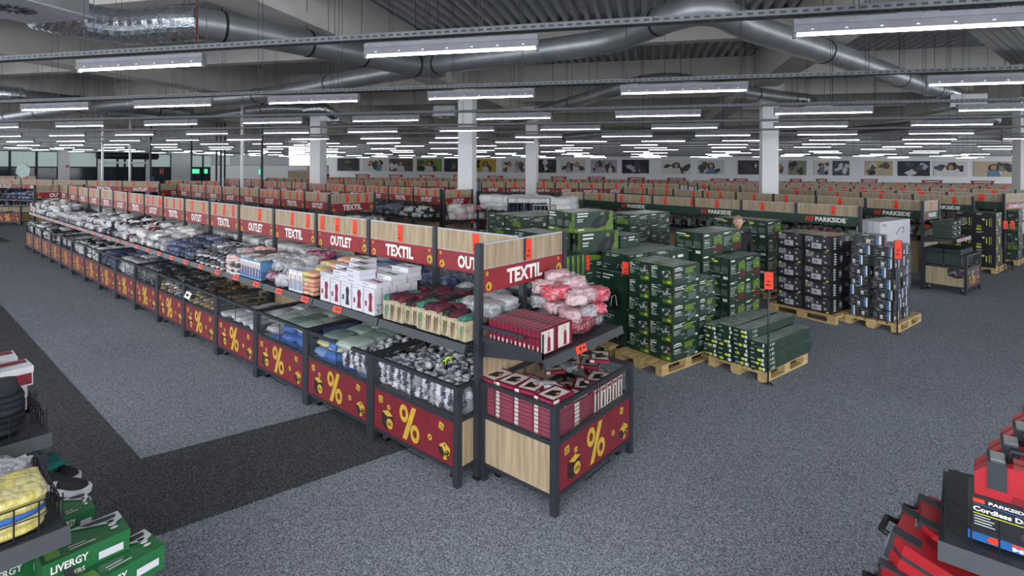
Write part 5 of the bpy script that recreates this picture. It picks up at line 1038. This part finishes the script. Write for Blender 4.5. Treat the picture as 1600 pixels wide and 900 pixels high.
# behind the man
mp = bd(1199.6, 341.5, 11.2); stack(mp.x, mp.y, SR, 1, 2, 4, .62, .62, .37, 'shred', .145, 'green carton in the stack behind the man', 'cartons behind the man'); pallet(mp.x, mp.y, SR, 'pallet under the cartons behind the man')
# long flat planks
pbn = bp(1195.5, 599); pallet(pbn.x, pbn.y, SR, 'weathered pallet under the long flat green cartons')
for j in range(4):
    for k in range(7-(1 if j == 0 else 0)+(1 if j in (1, 2) else 0)):
        X, Y = loc2w((pbn.x, pbn.y, SR), -.03+rnd.uniform(-.02, .02), -.02+j*.222+rnd.uniform(-.01, .01)); tag(obj('long_carton', cm(1.26, .21, .058, 'plank', rnd.randrange(5)), None, (X, Y, .146+k*.06), SR+rnd.uniform(-.015, .015)), 'long flat dark green carton in the low stack, %s column, %s up' % (['right', 'second', 'third', 'left'][j], NUM[k]), 'carton', 'long flat cartons, %s column' % ['right', 'second', 'third', 'left'][j])
# black and white photo cartons
sc = bp(1299.5, 492, .144); pc = bp(1303, 508); stack(sc.x, sc.y, SR-.03, 1, 2, 5, .76, .49, .275, 'mono', .145, 'black carton with grey photographs and a yellow badge', 'black photo cartons'); X, Y = loc2w((pc.x, pc.y, SR-.03), .82, -.02); pallet(X, Y, SR-.03+pi/2, 'pine pallet under the black cartons with grey photographs')
# blue black cartons
pd = bp(1403, 521); pallet(pd.x, pd.y, SR, 'pine pallet under the blue and black cartons')
sd = bp(1398, 505, .144)
for k in range(7):
    for i in range(2):
        for j in range(2):
            X, Y = loc2w((sd.x, sd.y, SR), .02+i*.44+rnd.uniform(-.03, .03)-.03*(k % 2), .02+j*.34+rnd.uniform(-.02, .02)); tag(obj('carton', cm(.42, .33, .178, 'blue', rnd.randrange(6)), None, (X, Y, .145+k*.181), SR+rnd.uniform(-.04, .04)), 'black carton with blue and white stripes, '+('topmost' if k == 6 else NUM[k]+' layer up')+[', front ', ', rear '][i]+['right', 'left'][j], 'carton', 'blue striped cartons')
X, Y = loc2w((sd.x, sd.y, SR), .1, .18); tag(obj('carton', cm(.3, .46, .17, 'blue', 2), None, (X, Y, 1.412), SR+.2), 'single black and blue carton lying on top of its stack', 'carton')
# white upright panels
w0_ = bd(1376, 346, 11.3)
for k in range(4):
    b = MB(); b.box((0, 0, 0), (1.45, .12, 1.62), WBOX); fr = frames(1.45, .12, 1.62)['F']; lines(b, fr, .06, .96, 2, .2, INK, .02, .007); b.wire([(.75, -.003, 1.32), (.92, -.003, 1.44), (1.1, -.003, 1.46), (1.12, -.003, 1.38), (1.02, -.003, 1.33)], INK, .005)
    fl_ = frames(1.0, .12, 1.62)['L']; [b.disc(fl_, .5, .35+.12*q, .2, .02, INK, .002) for q in range(5)]
    X, Y = loc2w((w0_.x-.05, w0_.y, SR-.08), k*.04, .13*k); tag(b.build('upright_carton', None, (X, Y, 0.0), SR-.08), 'tall white upright carton behind the blue black stack, %s from the front' % NUM[k], 'carton', 'tall white cartons')
# right: black pump cartons and dark green wrapped stack
pe_ = bp(1556, 428); stack(pe_.x, pe_.y, SR, 1, 2, 3, .6, .42, .48, 'pump', .145, 'tall black carton with lime yellow parts at right', 'black and lime cartons', .004); pallet(pe_.x, pe_.y, SR, 'pallet under the black and lime cartons at right')
pf_ = bp(1584, 415); stack(pf_.x+.1, pf_.y-.1, SR, 1, 2, 6, .6, .45, .27, 'panel', .145, 'dark green wrapped carton at the right edge', 'wrapped cartons at the right edge'); pallet(pf_.x+.1, pf_.y-.1, SR, 'pallet under the wrapped cartons at the right edge')
# slim cartons and cream boxes between the long row end and the pallets
SLM = MB(); SLM.box((0, 0, 0), (.09, .2, .62), GB); f_ = frames(.09, .2, .62)
for s_ in 'FLRB': SLM.patch(f_[s_], .1, .02, .55, .98, GL); SLM.patch(f_[s_], .6, .1, .8, .5, TXT); SLM.patch(f_[s_], .55, .6, .95, .9, GPd)
SLM = SLM.mesh('slim_carton')
sx_ = bd(790, 440, 6.3)
tb = MB(); tb.box((0, 0, 0), (1.3, .8, .7), GB2); 
tagd = stack(5.35, 4.3, SR, 2, 2, 1, .6, .42, .74, 'dark', .145, 'dark carton hidden behind the near end gondola', 'cartons behind the end gondola', seeds=1); pallet(5.33, 4.25, SR, 'pallet behind the near end gondola')
for k in range(12):
    for j in range(2): X, Y = loc2w((5.37, 4.32, SR), .02+k*.098, .05+j*.25); tag(obj('slim_carton', SLM, None, (X, Y, .888), SR), 'slim upright green carton behind the end gondola, %s in the %s row' % (NUM[k], ['front', 'rear'][j]), 'carton', 'slim green cartons')
# ------------------------------------------------------------------ price poles
def pole(px, py, top_y, hz, lab, h_=.215, w_=.1):
    p = bp(px, py); z = p.x*fw.x+p.y*fw.y; u, v = uv(px, top_y); H = CH-v*z/FPX
    t = thing('price_pole', lab, 'price sign', (p.x, p.y, 0), -TH-.25); MB().tube([(0, 0, 0), (0, 0, H)], .011, STEEL, 8).build('pole', t); MB().box((-.05, -.05, 0), (.05, .05, .01), STEEL).build('foot_plate', t)
    b = MB(); b.box((-w_/2-.008, -.016, H-h_-.008), (w_/2+.008, -.012, H+.008), STEEL); b.box((-w_/2, -.02, H-h_), (w_/2, -.016, H), ORA); fr = frames(w_, .004, h_, (-w_/2, -.02, H-h_))['F']
    b.text('MIX', fr, .3, .42, .1, BLACK, .001, w=.42); b.text('80,-', fr, .18, .18, .14, BLACK, .001, w=.64, bold=.03); b.build('price_board', t); return t
pole(977, 556, 409, 0, 'orange price board on a dark pole before the vacuum cartons'); pole(915, 560, 398, 0, 'orange price board on a dark pole left of the vacuum cartons')
pole(1200, 600, 425, 0, 'orange price board on a dark pole by the long flat cartons'); pole(1402, 522, 376, 0, 'orange price board on a dark pole by the blue black cartons', .3); pole(1570, 425, 345, 0, 'orange price board on a pole by the black and lime cartons'); pole(1581, 420, 345, 0, 'orange price board on a pole nearest the right edge')
pole(731, 400, 348, 0, 'orange price board on a pole over the flowered pillows'); pole(757, 380, 312, 0, 'orange price board on a pole beside the brown garments')
#@@PART4
# ------------------------------------------------------------------ the man behind the cartons
def skinned(verts, edges, radii, root=0, sub=1):
    me = bpy.data.meshes.new('tmp'); me.from_pydata(verts, edges, []); o = bpy.data.objects.new('tmp', me); C.objects.link(o)
    sk = o.modifiers.new('s', 'SKIN'); sk.use_smooth_shade = True
    if sub: o.modifiers.new('d', 'SUBSURF').levels = sub; o.modifiers['d'].render_levels = sub
    for i, r in enumerate(radii):
        v = me.skin_vertices[0].data[i]; v.radius = r if isinstance(r, tuple) else (r, r); v.use_root = (i == root)
    dg = bpy.context.evaluated_depsgraph_get(); m = bpy.data.meshes.new_from_object(o.evaluated_get(dg))
    vs = [tuple(v.co) for v in m.vertices]; fs = [tuple(p.vertices) for p in m.polygons]
    bpy.data.objects.remove(o); bpy.data.meshes.remove(m); return vs, fs
def head_mesh(b, cx, cy, cz, w, d, h, m, lip):
    n, k = 28, 36; vs = []; fs = []
    for i in range(n+1):
        ph = -pi/2+pi*i/n; zz = sin(ph); rr = max(0, cos(ph))**.85
        for j in range(k):
            a = 2*pi*j/k; x = rr*cos(a); y = rr*sin(a)              # face looks along -y
            f = max(0, -y); jaw = 1-.28*max(0, -zz-.15)
            X = x*jaw; Y = y*(1-.12*max(0, -zz-.3)*(1 if y > 0 else -.2))
            if y > 0 and zz < -.2: Y *= 1-.45*min(1, (-zz-.2)*1.4)
            g = lambda x0, z0, sx, sz: math.exp(-((x-x0)/sx)**2-((zz-z0)/sz)**2)
            if f > .3: Y -= .24*g(0, -.16, .13, .17)+.10*g(0, .02, .09, .2)+.05*g(0, .22, .6, .08)-.10*g(.36, .04, .17, .10)-.10*g(-.36, .04, .17, .10)+.05*g(0, -.48, .3, .08)+.10*g(0, -.78, .3, .14)-.04*g(0, -.6, .3, .05)
            vs.append((cx+X*w/2, cy+Y*d/2, cz+zz*h/2))
    for i in range(n):
        for j in range(k): fs.append((i*k+j, i*k+(j+1) % k, (i+1)*k+(j+1) % k, (i+1)*k+j))
    o = len(b.f); b.add(vs, fs, m, True); li = b.mi(lip)
    for q in range(o, len(b.f)):
        c = [sum(b.v[t][a] for t in b.f[q])/4 for a in range(3)]
        if c[1] < cy-d*.36 and abs(c[0]-cx) < w*.17 and -.52 < (c[2]-cz)/(h/2) < -.42: b.m[q] = li
    for s in (-1, 1): v2, f2 = soft(2, 7, 1, .1); b.add([(cx+s*w*.5+x*.02, cy+.012+y*.035, cz-.035+z*.065) for x, y, z in v2], f2, m, True)
SKN = mat('skin', 'd9ab92', .55, var=.06, scale=30); LIPM = mat('lips', 'a0625a', .5)
def person(loc, rz, S=1.0):
    t = thing('person', 'man with short greying hair in a dark jacket standing behind the green cartons', 'person', loc, rz)
    # joints: pelvis, spine, chest, neck, head base, arms, legs
    J = {'pel': (0, 0, .95), 'sp': (0, .01, 1.12), 'ch': (0, .0, 1.34), 'nk': (0, .005, 1.5), 'hd': (0, -.01, 1.6)}
    V_ = [J['pel'], J['sp'], J['ch'], J['nk'], J['hd']]; Ed = [(0, 1), (1, 2), (2, 3), (3, 4)]; Rr = [(.15, .11), (.135, .10), (.155, .11), .06, .058]
    for s in (-1, 1):
        o = len(V_); V_ += [(s*.18, .0, 1.44), (s*.235, .02, 1.16), (s*.25, -.09, .93), (s*.252, -.12, .86)]; Ed += [(2, o), (o, o+1), (o+1, o+2), (o+2, o+3)]; Rr += [.062, .047, .03, (.022, .04)]
        for f, (dx, L, r) in enumerate(((-.030, .085, .0085), (-.010, .095, .009), (.010, .088, .0085), (.028, .07, .0075))):
            q = len(V_); V_ += [(s*.252, -.12+dx, .80), (s*.25, -.125+dx, .80-L*.5), (s*.235, -.13+dx, .80-L)]; Ed += [(o+3, q), (q, q+1), (q+1, q+2)]; Rr += [r*1.1, r, r*.8]
        q = len(V_); V_ += [(s*.24, -.155, .84), (s*.228, -.175, .80)]; Ed += [(o+3, q), (q, q+1)]; Rr += [.011, .009]
        o = len(V_); V_ += [(s*.095, 0, .88), (s*.105, -.01, .5), (s*.11, .03, .1), (s*.115, -.1, .04)]; Ed += [(0, o), (o, o+1), (o+1, o+2), (o+2, o+3)]; Rr += [.09, .06, .042, (.045, .03)]
    b = MB(); vs, fs = skinned(V_, Ed, Rr); b.add(vs, fs, SKN, True); head_mesh(b, 0, -.02, 1.68, .168, .21, .25, SKN, LIPM); b.build('body', t)
    # jacket, trousers, shoes
    JK = mat('jacket_black', '1c1d21', .7, var=.15, bump=.4, scale=14); TR = mat('trousers_dark', '2a2c33', .8)
    Vj = [(0, 0, .93), (0, .01, 1.12), (0, .0, 1.36), (0, .01, 1.47)]; Ej = [(0, 1), (1, 2), (2, 3)]; Rj = [(.185, .14), (.175, .135), (.19, .14), .085]
    for s in (-1, 1): o = len(Vj); Vj += [(s*.19, 0, 1.44), (s*.24, .02, 1.16), (s*.252, -.085, .94)]; Ej += [(2, o), (o, o+1), (o+1, o+2)]; Rj += [.085, .066, .05]
    b = MB(); vs, fs = skinned(Vj, Ej, Rj, 0, 2); b.add(vs, fs, JK, True); jk = b.build('jacket', t); b = MB(); b.tube([(0, .012, 1.47), (0, .012, 1.535)], [.082, .074], JK, 14, cap=False); b.build('collar', jk)
    Vt = [(0, 0, .94)]; Et = []; Rt = [(.17, .125)]
    for s in (-1, 1): o = len(Vt); Vt += [(s*.1, 0, .84), (s*.108, -.01, .5), (s*.112, .03, .07)]; Et += [(0, o), (o, o+1), (o+1, o+2)]; Rt += [.105, .078, .065]
    b = MB(); vs, fs = skinned(Vt, Et, Rt, 0, 2); b.add(vs, fs, TR, True); b.build('trousers', t)
    for s in (-1, 1): v2, f2 = soft(1, 8, .7, .05); b = MB(); b.add([(s*.112+x*.1, -.05+y*.29, z*.1) for x, y, z in v2], f2, BLACK, True); b.build('shoe', t)
    HR = mat('hair_grey', '9a8a78', .9, var=.3, scale=60, bump=.8); b = MB(); n, k = 12, 28; vs = []
    for i in range(n+1):
        for j in range(k):
            a = 2*pi*j/k; y = sin(a); low = (.42 if y < -.35 else -.35 if y > .2 else .02); ph = math.asin(low)+(pi/2-math.asin(low))*i/n
            vs.append((cos(ph)**.85*cos(a)*.088, -.018+cos(ph)**.85*y*.106, 1.682+sin(ph)*.128))
    b.add(vs, [(i*k+j, i*k+(j+1) % k, (i+1)*k+(j+1) % k, (i+1)*k+j) for i in range(n) for j in range(k)], HR, True); b.build('hair', t)
    for s in (-1, 1):
        v2, f2 = soft(1, 8, 1, 0); b = MB(); b.add([(s*.03+x*.024, -.108+y*.02, 1.674+z*.010) for x, y, z in v2], f2, LAMPW, True); b.add([(s*.03+x*.013, -.117+y*.008, 1.6735+z*.011) for x, y, z in v2], f2, BLACK, True); b.build('eye', t)
        b = MB(); b.box((s*.03-.019, -.124, 1.697), (s*.03+.019, -.112, 1.702), HR); b.build('eyebrow', t)
    t.scale = (S, S, S); return t
pp = bd(1153, 338, 10.3); person((pp.x, pp.y, 0), -1.22, 1.015)
# ------------------------------------------------------------------ left foreground: two shelves with shoes, denim and shoe boxes
def fore_bay(x0, y0, W_, lab, binlab):
    t = thing('gondola_bay', lab, 'display gondola', (x0, y0+.72, 0)); obj('shelf', shelf_mesh(W_, .72), t, (0, -.72, 0)); obj('shelf_bracket', bracket_mesh(.7), t, (W_-.03, -.7, 0)); obj('shelf_bracket', bracket_mesh(.7), t, (.03, -.7, 0))
    for x in (0, W_): MB().box((x-.03, -.03, 0), (x+.03, .03, 1.9 if x == 0 else 1.22), STEEL).build('post', t)
    MB().box((.03, -.01, .3), (W_-.03, .01, 1.2), OAK).build('divider_board', t)
    b = MB(); n = 16
    for k in range(n+1): x = .03+k*(W_-.06)/n; b.wire([(x, -.70, 1.2), (x, -.70, 1.33)], None, .003)
    for z in (1.2, 1.27, 1.33): b.wire([(.03, -.70, z), (W_-.1, -.70, z), (W_-.03, -.62, z-.04*(z > 1.3)), (W_-.03, -.05, z-.04*(z > 1.3))], None, .003)
    for k in range(8): y = -.62+k*.08; b.wire([(W_-.03, y, 1.2), (W_-.03, y, 1.29)], None, .003)
    b.build('wire_fence', t)
    bi = make_bin(W_+.1, .78, True, None, False); bi.location = (x0-.05, y0-.05, 0); tag(bi, binlab, 'bin'); return t
fore_bay(-.62, 4.02, 1.3, 'dark shelf with folded jeans at the left edge of the photo', 'bin under the jeans shelf at the left edge')
fore_bay(-.74, 2.93, 1.3, 'dark shelf with yellow packs at the lower left corner', 'bin under the yellow packs at the lower left corner')
JN = cloth('black_jeans', ['1c1f28', '14161c', '22252e'], .85, 0, 0, 40); JNB = cloth('blue_jeans', ['3a5688', '32507f'], .85, 0, .05, 40)
for k in range(7): tag(obj('folded_jeans', soft_mesh('jn', .42, .32, .05, JN if k < 6 else JNB, k % 3, .06, 10, None, .35), None, (.36+rnd.uniform(-.02, .02), 4.26, 1.2+k*.036), rnd.uniform(-.06, .06)), ['black folded jeans in the left edge pile, %s from bottom' % NUM[k], 'faded blue folded jeans topping the pile at the left edge'][k == 6], 'jeans', 'black jeans pile' if k < 6 else None)
for k in range(5): tag(obj('folded_jeans', soft_mesh('jn', .42, .32, .05, JN, k % 3, .06, 10, None, .35), None, (-.1, 4.26, 1.2+k*.036), 0), 'black folded jeans in the second pile, cut by the photo edge', 'jeans', 'second black jeans pile')
BURG = mat('shoebox_burgundy', '7d1226', .45); SBW = mat('shoebox_white', 'd4d3d6', .5)
def shoebox(base, accent, style):
    b = MB(); w, d, h = .33, .2, .12; b.box((0, 0, 0), (w, d, h*.7), base); b.box((-.003, -.003, h*.7), (w+.003, d+.003, h), base); f = frames(w, d, h)
    if style == 'w':
        b.patch(f['F'], .45, .08, .98, .66, accent, .003); b.text('LIVERGY', f['F'], .06, .74, .2, INK, .006, w=.4); b.patch(f['T'], .02, .55, .98, .97, accent); lines(b, f['T'], .1, .3, 3, .5, GPRT, .1, .03); b.patch(f['R'], .1, .1, .9, .6, accent)
    else:
        b.text('LIVERGY', f['F'], .08, .52, .3, LET, .006, w=.42); b.text('TRAINERS', f['F'], .1, .14, .2, LET, .006, w=.36); b.patch(f['F'], .62, .3, .92, .6, accent, .006); b.patch(f['T'], .04, .1, .2, .5, mat('lime_print', '6fa84a')); [b.disc(f['T'], .85, .3+.17*k, .05, .06, LET, .006) for k in range(3)]
        b.poly(f['T'], [(.35, 1), (.9, .5), (1, .62), (1, 1)], SBW, .006); b.poly(f['T'], [(.5, .95), (.6, .8), (.8, .72), (.93, .75), (.95, .9), (.7, .95)], mat('shoe_print', '3a3e48'), .008); b.patch(f['T'], .3, .12, .6, .16, LET, .006); b.patch(f['T'], .3, .24, .5, .27, LET, .006)
        b.patch(f['R'], .1, .1, .9, .9, base); b.patch(f['R'], .55, .1, .9, .4, accent, .006)
    return b.mesh('shoe_box')
SGR = mat('shoebox_green', '1f6b38', .4, coat=.4); W1 = shoebox(SBW, BURG, 'w'); G1 = shoebox(SGR, SBW, 'g')
sp = [(.05, 4.55, 1.2, .1), (.30, 4.52, 1.2, -.1), (.06, 4.58, 1.322, .25), (.34, 4.56, 1.322, .05), (.1, 4.6, 1.444, -.1), (.02, 4.86, 1.2, .15), (.28, 4.84, 1.2, 0), (.08, 4.9, 1.322, .2), (.3, 4.86, 1.322, .0), (.1, 4.95, 1.444, .3)]
items([(x, y, z, r, 1) for x, y, z, r in sp], [W1], 'shoe_box', 'white and burgundy shoe box behind the black jeans', 'shoe box', 'white shoe boxes at the left edge', ['%s layer, %s, %s pile' % (NUM[int((z-1.19)/.12)], 'left' if x < .2 else 'right', 'near' if y < 4.7 else 'far') for x, y, z, r in sp])
t = thing('gondola_bay', 'dark shelf carrying the white shoe boxes at the left edge', 'display gondola', (-.62, 5.2, 0)); MB().box((0, -.75, 1.17), (1.26, .5, 1.19), LIP).build('shelf', t)
for x in (0, 1.2):
    for y in (-.7, .44): MB().box((x, y, 0), (x+.05, y+.05, 1.17), STEEL).build('leg', t)
# teal and navy clothes and shoes in the first bin
TEAL = cloth('teal_shirt', ['0f6b62', '0d5f58'], .8); NV = cloth('navy_shirt', ['1a2236', '161d30'], .8)
tag(obj('folded_shirt', soft_mesh('teal', .5, .4, .1, TEAL, 1, .2, 12), None, (.50, 4.28, .86), .5), 'teal green garment hanging over the bin below the jeans', 'shirt')
tag(obj('folded_shirt', soft_mesh('navy', .5, .32, .13, NV, 2, .15, 12), None, (.34, 4.10, .92), .3), 'navy garment with white lettering below the jeans shelf', 'shirt')
tag(MB().text('83', (Vector((0, 0, 0)), Vector((.16, .04, 0)), Vector((0, .03, .10)), Vector((0, -1, .2)).normalized()), 0, 0, 1, LET, .0).build('lettering_patch', None, (.17, 3.94, .96)), 'white numeral print on the navy garment at left', 'print')
BS = cloth('black_trainer', ['25272c', '1c1e22'], .8, 0, 0, 60)
def trainer():
    b = MB(); n = 9; L = .29; vs = []; fs = []; K = 14
    prof = [(0, .035, .075), (.03, .038, .085), (.09, .036, .082), (.13, .036, .065), (.17, .04, .055), (.21, .046, .05), (.25, .045, .042), (.28, .03, .03), (.29, .012, .015)]
    for x, w, h in prof:
        for k in range(K): a = 2*pi*k/K; vs.append((x, w*cos(a)*(abs(cos(a))**-.25 if abs(cos(a)) > .05 else 1), .02+max(0, h*.5+h*.5*sin(a))))
    for i in range(len(prof)-1):
        for k in range(K): fs.append((i*K+k, i*K+(k+1) % K, (i+1)*K+(k+1) % K, (i+1)*K+k))
    fs.append(tuple(range(K))); b.add(vs, fs, BS, True)
    pts = [(0, -.03), (.1, -.033), (.2, -.045), (.26, -.043), (.295, -.02), (.3, 0), (.295, .02), (.26, .043), (.2, .045), (.1, .033), (0, .03), (-.008, 0)]; m_ = len(pts)
    b.add([(x*1.03, y*1.12, 0) for x, y in pts]+[(x*1.05, y*1.15, .034) for x, y in pts], [tuple(range(m_))[::-1], tuple(range(m_, 2*m_))]+[(k, (k+1) % m_, m_+(k+1) % m_, m_+k) for k in range(m_)], SBW); return b.mesh('trainer')
TRN = [trainer()]
for px, py, z, r in ((137, 770, .84, -.95), (84, 764, .88, -.8), (136, 792, .76, -.9), (165, 850, .72, -1.0), (120, 752, .80, -1.1)):
    q = bp(px, py, z); tag(obj('trainer_shoe', TRN[0], None, (q.x-.3*cos(r), q.y-.3*sin(r), z), r), 'black trainer with a white sole at lower left, '+{137: 'upper right toe', 84: 'leftmost', 136: 'just below the pair', 165: 'nearest the green boxes', 120: 'behind the others'}[px], 'shoe', 'black trainers at lower left')
items([(.2+.24*i, 4.12+.22*j, .58, rnd.uniform(-.2, .2), 1) for i in range(3) for j in range(3)]+[(-.2, 4.3, .58, 0, 1.6), (-.1, 4.55, .6, 0, 1.5)], V('dk_base', .26, .24, .26, CL_DARK, amp=.08), 'folded_shirt', 'dark garment filling the bin under the jeans shelf', 'shirt', 'dark filling of the left bin')
# yellow packs and a clear bag on the second shelf
YP = cloth('yellow_pack', ['cbbb66', 'd2c47c', 'c0b05c'], .3, .8, .3, 16, 'dcd8c0')
for k in range(5): tag(obj('folded_shirt', soft_mesh('yp', .42, .30, .045, YP if k != 2 else CL_BLUE, k, .08, 12, None, .35), None, (.28+rnd.uniform(-.01, .01), 3.12, 1.195+k*.03), rnd.uniform(-.05, .05)), 'folded blue piece between the yellow ones at lower left' if k == 2 else 'yellow folded pack at lower left, %s from bottom' % NUM[k], 'shirt', None if k == 2 else 'yellow packs at lower left')
for k in range(4): tag(obj('folded_shirt', soft_mesh('yp', .42, .30, .045, YP, k, .08, 12, None, .35), None, (-.18, 3.12, 1.195+k*.03), 0), 'yellow folded pack in film beyond the photo edge', 'shirt', 'yellow packs at the photo edge')
tag(obj('bagged_garment', soft_mesh('clr', .42, .32, .14, CL_GREY, 4, .25, 14), None, (.12, 3.42, 1.2), .4), 'large clear film bag behind the yellow packs', 'bagged garment'); tag(obj('bagged_garment', soft_mesh('clr2', .3, .24, .12, CL_GREY, 5, .25, 14), None, (.36, 3.46, 1.2), 1.0), 'smaller clear film bag behind the yellow packs', 'bagged garment')
# green shoe boxes
for px, py, z, r, w in ((67, 884, .92, .0, 'green shoe box with white brand lettering at the bottom left'), (134, 918, .82, .15, 'green shoe box standing askew, nearest the floor at lower left'), (86, 812, .90, .0, 'small green shoe box behind the lettered one'), (-40, 905, .86, .1, 'green shoe box under the yellow shelf, cut by the edge')):
    q = bp(px, py, z); o = tag(obj('shoe_box', G1, None, (q.x, q.y, z-.12), r), w, 'shoe box'); o.scale = (.5, 1, .9) if 'small' in w else (1, 1, 1)
items([(x, y, z, r, 1) for x, y, z, r in ((.40, 3.02, .60, .1), (.38, 3.28, .62, .1), (.02, 3.05, .6, 0), (0, 3.32, .6, 0), (.5, 3.45, .62, .2), (.42, 3.0, .45, 0), (.4, 3.3, .45, 0))], [G1], 'shoe_box', 'green shoe box lower in the pile at the bottom left', 'shoe box', 'lower green shoe boxes')
items([(.16+.3*i, 3.1+.3*j, .30, 0, 1) for i in range(2) for j in range(2)], V('gfill', .3, .28, .2, CL_DARK, amp=.04), 'packed_bundle', 'bundle below the green shoe boxes', 'bundle', 'bundles under the shoe boxes')
# ------------------------------------------------------------------ right foreground: red tool cases
RC_ = mat('case_red', 'a81f28', .35, coat=.2); DG_ = mat('case_grey', '2f3338', .45)
def redcase():
    t = thing('red_tool_case', 'x', 'tool case'); w, d, h = .36, .12, .32; b = MB(); c = .05
    prof = [(0, 0), (w, 0), (w, h-c), (w-c, h), (c, h), (0, h-c)]
    for y0, y1, m, s_ in ((0, .05, RC_, 1), (.05, .07, DG_, .985), (.07, .12, RC_, 1)):
        P = [((x-w/2)*s_+w/2, z*s_) for x, z in prof]; n = 6; b.add([(x, y0, z) for x, z in P]+[(x, y1, z) for x, z in P], [tuple(range(n)), tuple(range(n, 2*n))[::-1]]+[(k, n+k, n+(k+1) % n, (k+1) % n) for k in range(n)], m)
    for x in (.04, w-.10): b.box((x, -.006, h-.10), (x+.06, .126, h+.008), DG_)
    b.poly((Vector((.08, -.001, .05)), Vector((.2, 0, 0)), Vector((0, 0, .16)), Vector((0, -1, 0))), [(0, .2), (.3, 0), (.9, 0), (1, .4), (.8, 1), (.2, 1)], mat('case_red_dark', '7f1820', .4), .002); b.build('case_body', t)
    for x in (.05, w-.09): MB().box((x, .02, h+.002), (x+.045, .10, h+.016), CHROME).build('latch', t)
    MB().tube([(w*.3, .06, h), (w*.32, .06, h+.05), (w*.68, .06, h+.05), (w*.7, .06, h)], .014, BLACK, 8).build('handle', t); return t
rc0 = redcase(); fr_ = [0]
def put_red(loc, rot, lab, group=None):
    if not fr_[0]: fr_[0] = 1; rc0.location = loc; rc0.rotation_euler = rot; rc0['label'] = lab; 
    else: copy_tree(rc0, loc, None, lab, group).rotation_euler = rot
    if fr_[0] == 1 and group: pass
RT = -pi/2
gx, gy = 2.86, .09
t = thing('gondola_bay', 'dark shelf with red tool cases at the lower right corner', 'display gondola', (gx+.72, gy, 0), RT); obj('shelf', shelf_mesh(1.25, .72), t, (0, -.72, 0)); obj('shelf_bracket', bracket_mesh(.7), t, (.01, -.7, 0)); obj('shelf_bracket', bracket_mesh(.7), t, (1.2, -.7, 0))
for x in (.06, 1.22): MB().box((x-.03, -.03, 0), (x+.03, .03, 1.17), STEEL).build('post', t)
b = MB()
for k in range(15): x = .03+k*.085; b.wire([(x, -.70, 1.2), (x, -.70, 1.34)], None, .003)
for z in (1.2, 1.27, 1.34): b.wire([(1.2, -.70, z), (.12, -.70, z), (.02, -.58, z-.03*(z > 1.3)), (.02, -.3, z-.03*(z > 1.3))], None, .003)
for k in range(14): y = -.6+k*.022; b.wire([(.02, y, 1.2), (.02, y, 1.31)], None, .002)
b.build('wire_fence', t)
bi = make_bin(1.3, .8, True, None, False); bi.location = (2.95, .08, 0); bi.rotation_euler = (0, 0, RT); tag(bi, 'promotion bin under the red tool cases at the lower right', 'bin')
# sleeved cases on the shelf
def sleeve():
    b = MB(); w, d, h = .40, .15, .185; b.box((0, 0, 0), (w, d, h), KB); f = frames(w, d, h); fr = f['F']; b.patch(fr, 0, 0, 1, .2, mat('motor_blue', '1d5fa0')); b.text('PARKSIDE', fr, .16, .86, .07, LET, .003, w=.3); b.patch(fr, .04, .85, .13, .94, ORA, .003); b.patch(fr, .04, .81, .6, .825, MATS['motor_blue'], .003)
    b.text('Cordless Drill 20V', fr, .04, .66, .11, LET, .003, w=.62, bold=.035); b.patch(fr, .04, .6, .7, .62, YB, .003); lines(b, fr, .05, .54, 4, .2, TXT, .06, .02); b.disc(fr, .52, .38, .12, .17, GYT, .003, 18); b.disc(fr, .52, .38, .07, .1, KP, .004, 14); b.disc(fr, .52, .38, .03, .05, KB, .005, 10)
    b.text('BRUSHLESS', fr, .34, .12, .06, ORA, .003, w=.4, bold=.04); b.text('MOTOR', fr, .34, .03, .08, LET, .003, w=.4, bold=.05); b.disc(fr, .2, .1, .05, .07, ORA, .003); return b.mesh('case_sleeve')
SLV = sleeve(); e1 = bp(1594, 628, 1.53); s0_ = Vector((2.95, -.02, 0)); dd = Vector((e1.x, e1.y, 0))-s0_
for k in range(5):
    q = s0_+dd*(k/4); put_red((q.x, q.y-.015, 1.21), (0, 0, RT), ['red tool case in a black cordless drill sleeve, nearest the lower right corner', 'red tool case standing second behind the drill sleeve', 'red tool case standing third behind the drill sleeve', 'red tool case standing fourth behind the drill sleeve', 'red tool case farthest back at the right edge'][k])
    tag(obj('case_sleeve', SLV, None, (q.x-.012, q.y+.005, 1.205), RT), ['black and blue cordless drill carton at the lower right corner', 'drill carton second from the front at the right edge', 'drill carton third from the front at the right edge', 'drill carton fourth from the front at the right edge', 'drill carton farthest back at the right edge'][k], 'carton')
aR = math.atan2(dd.y, dd.x); t2_ = thing('gondola_bay', 'dark shelf carrying the farther red tool cases at the right edge', 'display gondola', (s0_.x+dd.x*.42, s0_.y+dd.y*.42, 0), aR); MB().box((0, -.5, 1.175), (dd.length*.7, -.01, 1.195), LIP).build('shelf', t2_)
for x in (.02, dd.length*.65): MB().box((x, -.48, 0), (x+.05, -.43, 1.175), STEEL).build('leg', t2_)
for k, (x, y, z, r) in enumerate(((2.72, -.06, .86, .12), (2.96, -.06, .98, -.1), (3.16, -.16, .99, .05), (2.9, -.3, .86, .2))):
    put_red((x, y, z), (R_(-76), 0, r), ['red tool case lying lowest at the bottom right', 'red tool case lying under the drill shelf, second from left', 'red tool case lying farthest back under the drill shelf', 'red tool case lying right under the shelf lip'][k])
items([(3.2, -.12, .6, 0, 1), (3.5, -.12, .6, 0, 1), (3.2, -.5, .6, 0, 1), (3.45, -.5, .6, 0, 1)], V('rfill', .3, .3, .22, cloth('red_fill', ['8a1a22', '2b2d31'], .5)), 'packed_bundle', 'bundle under the lying red tool cases', 'bundle', 'bundles under the red cases')
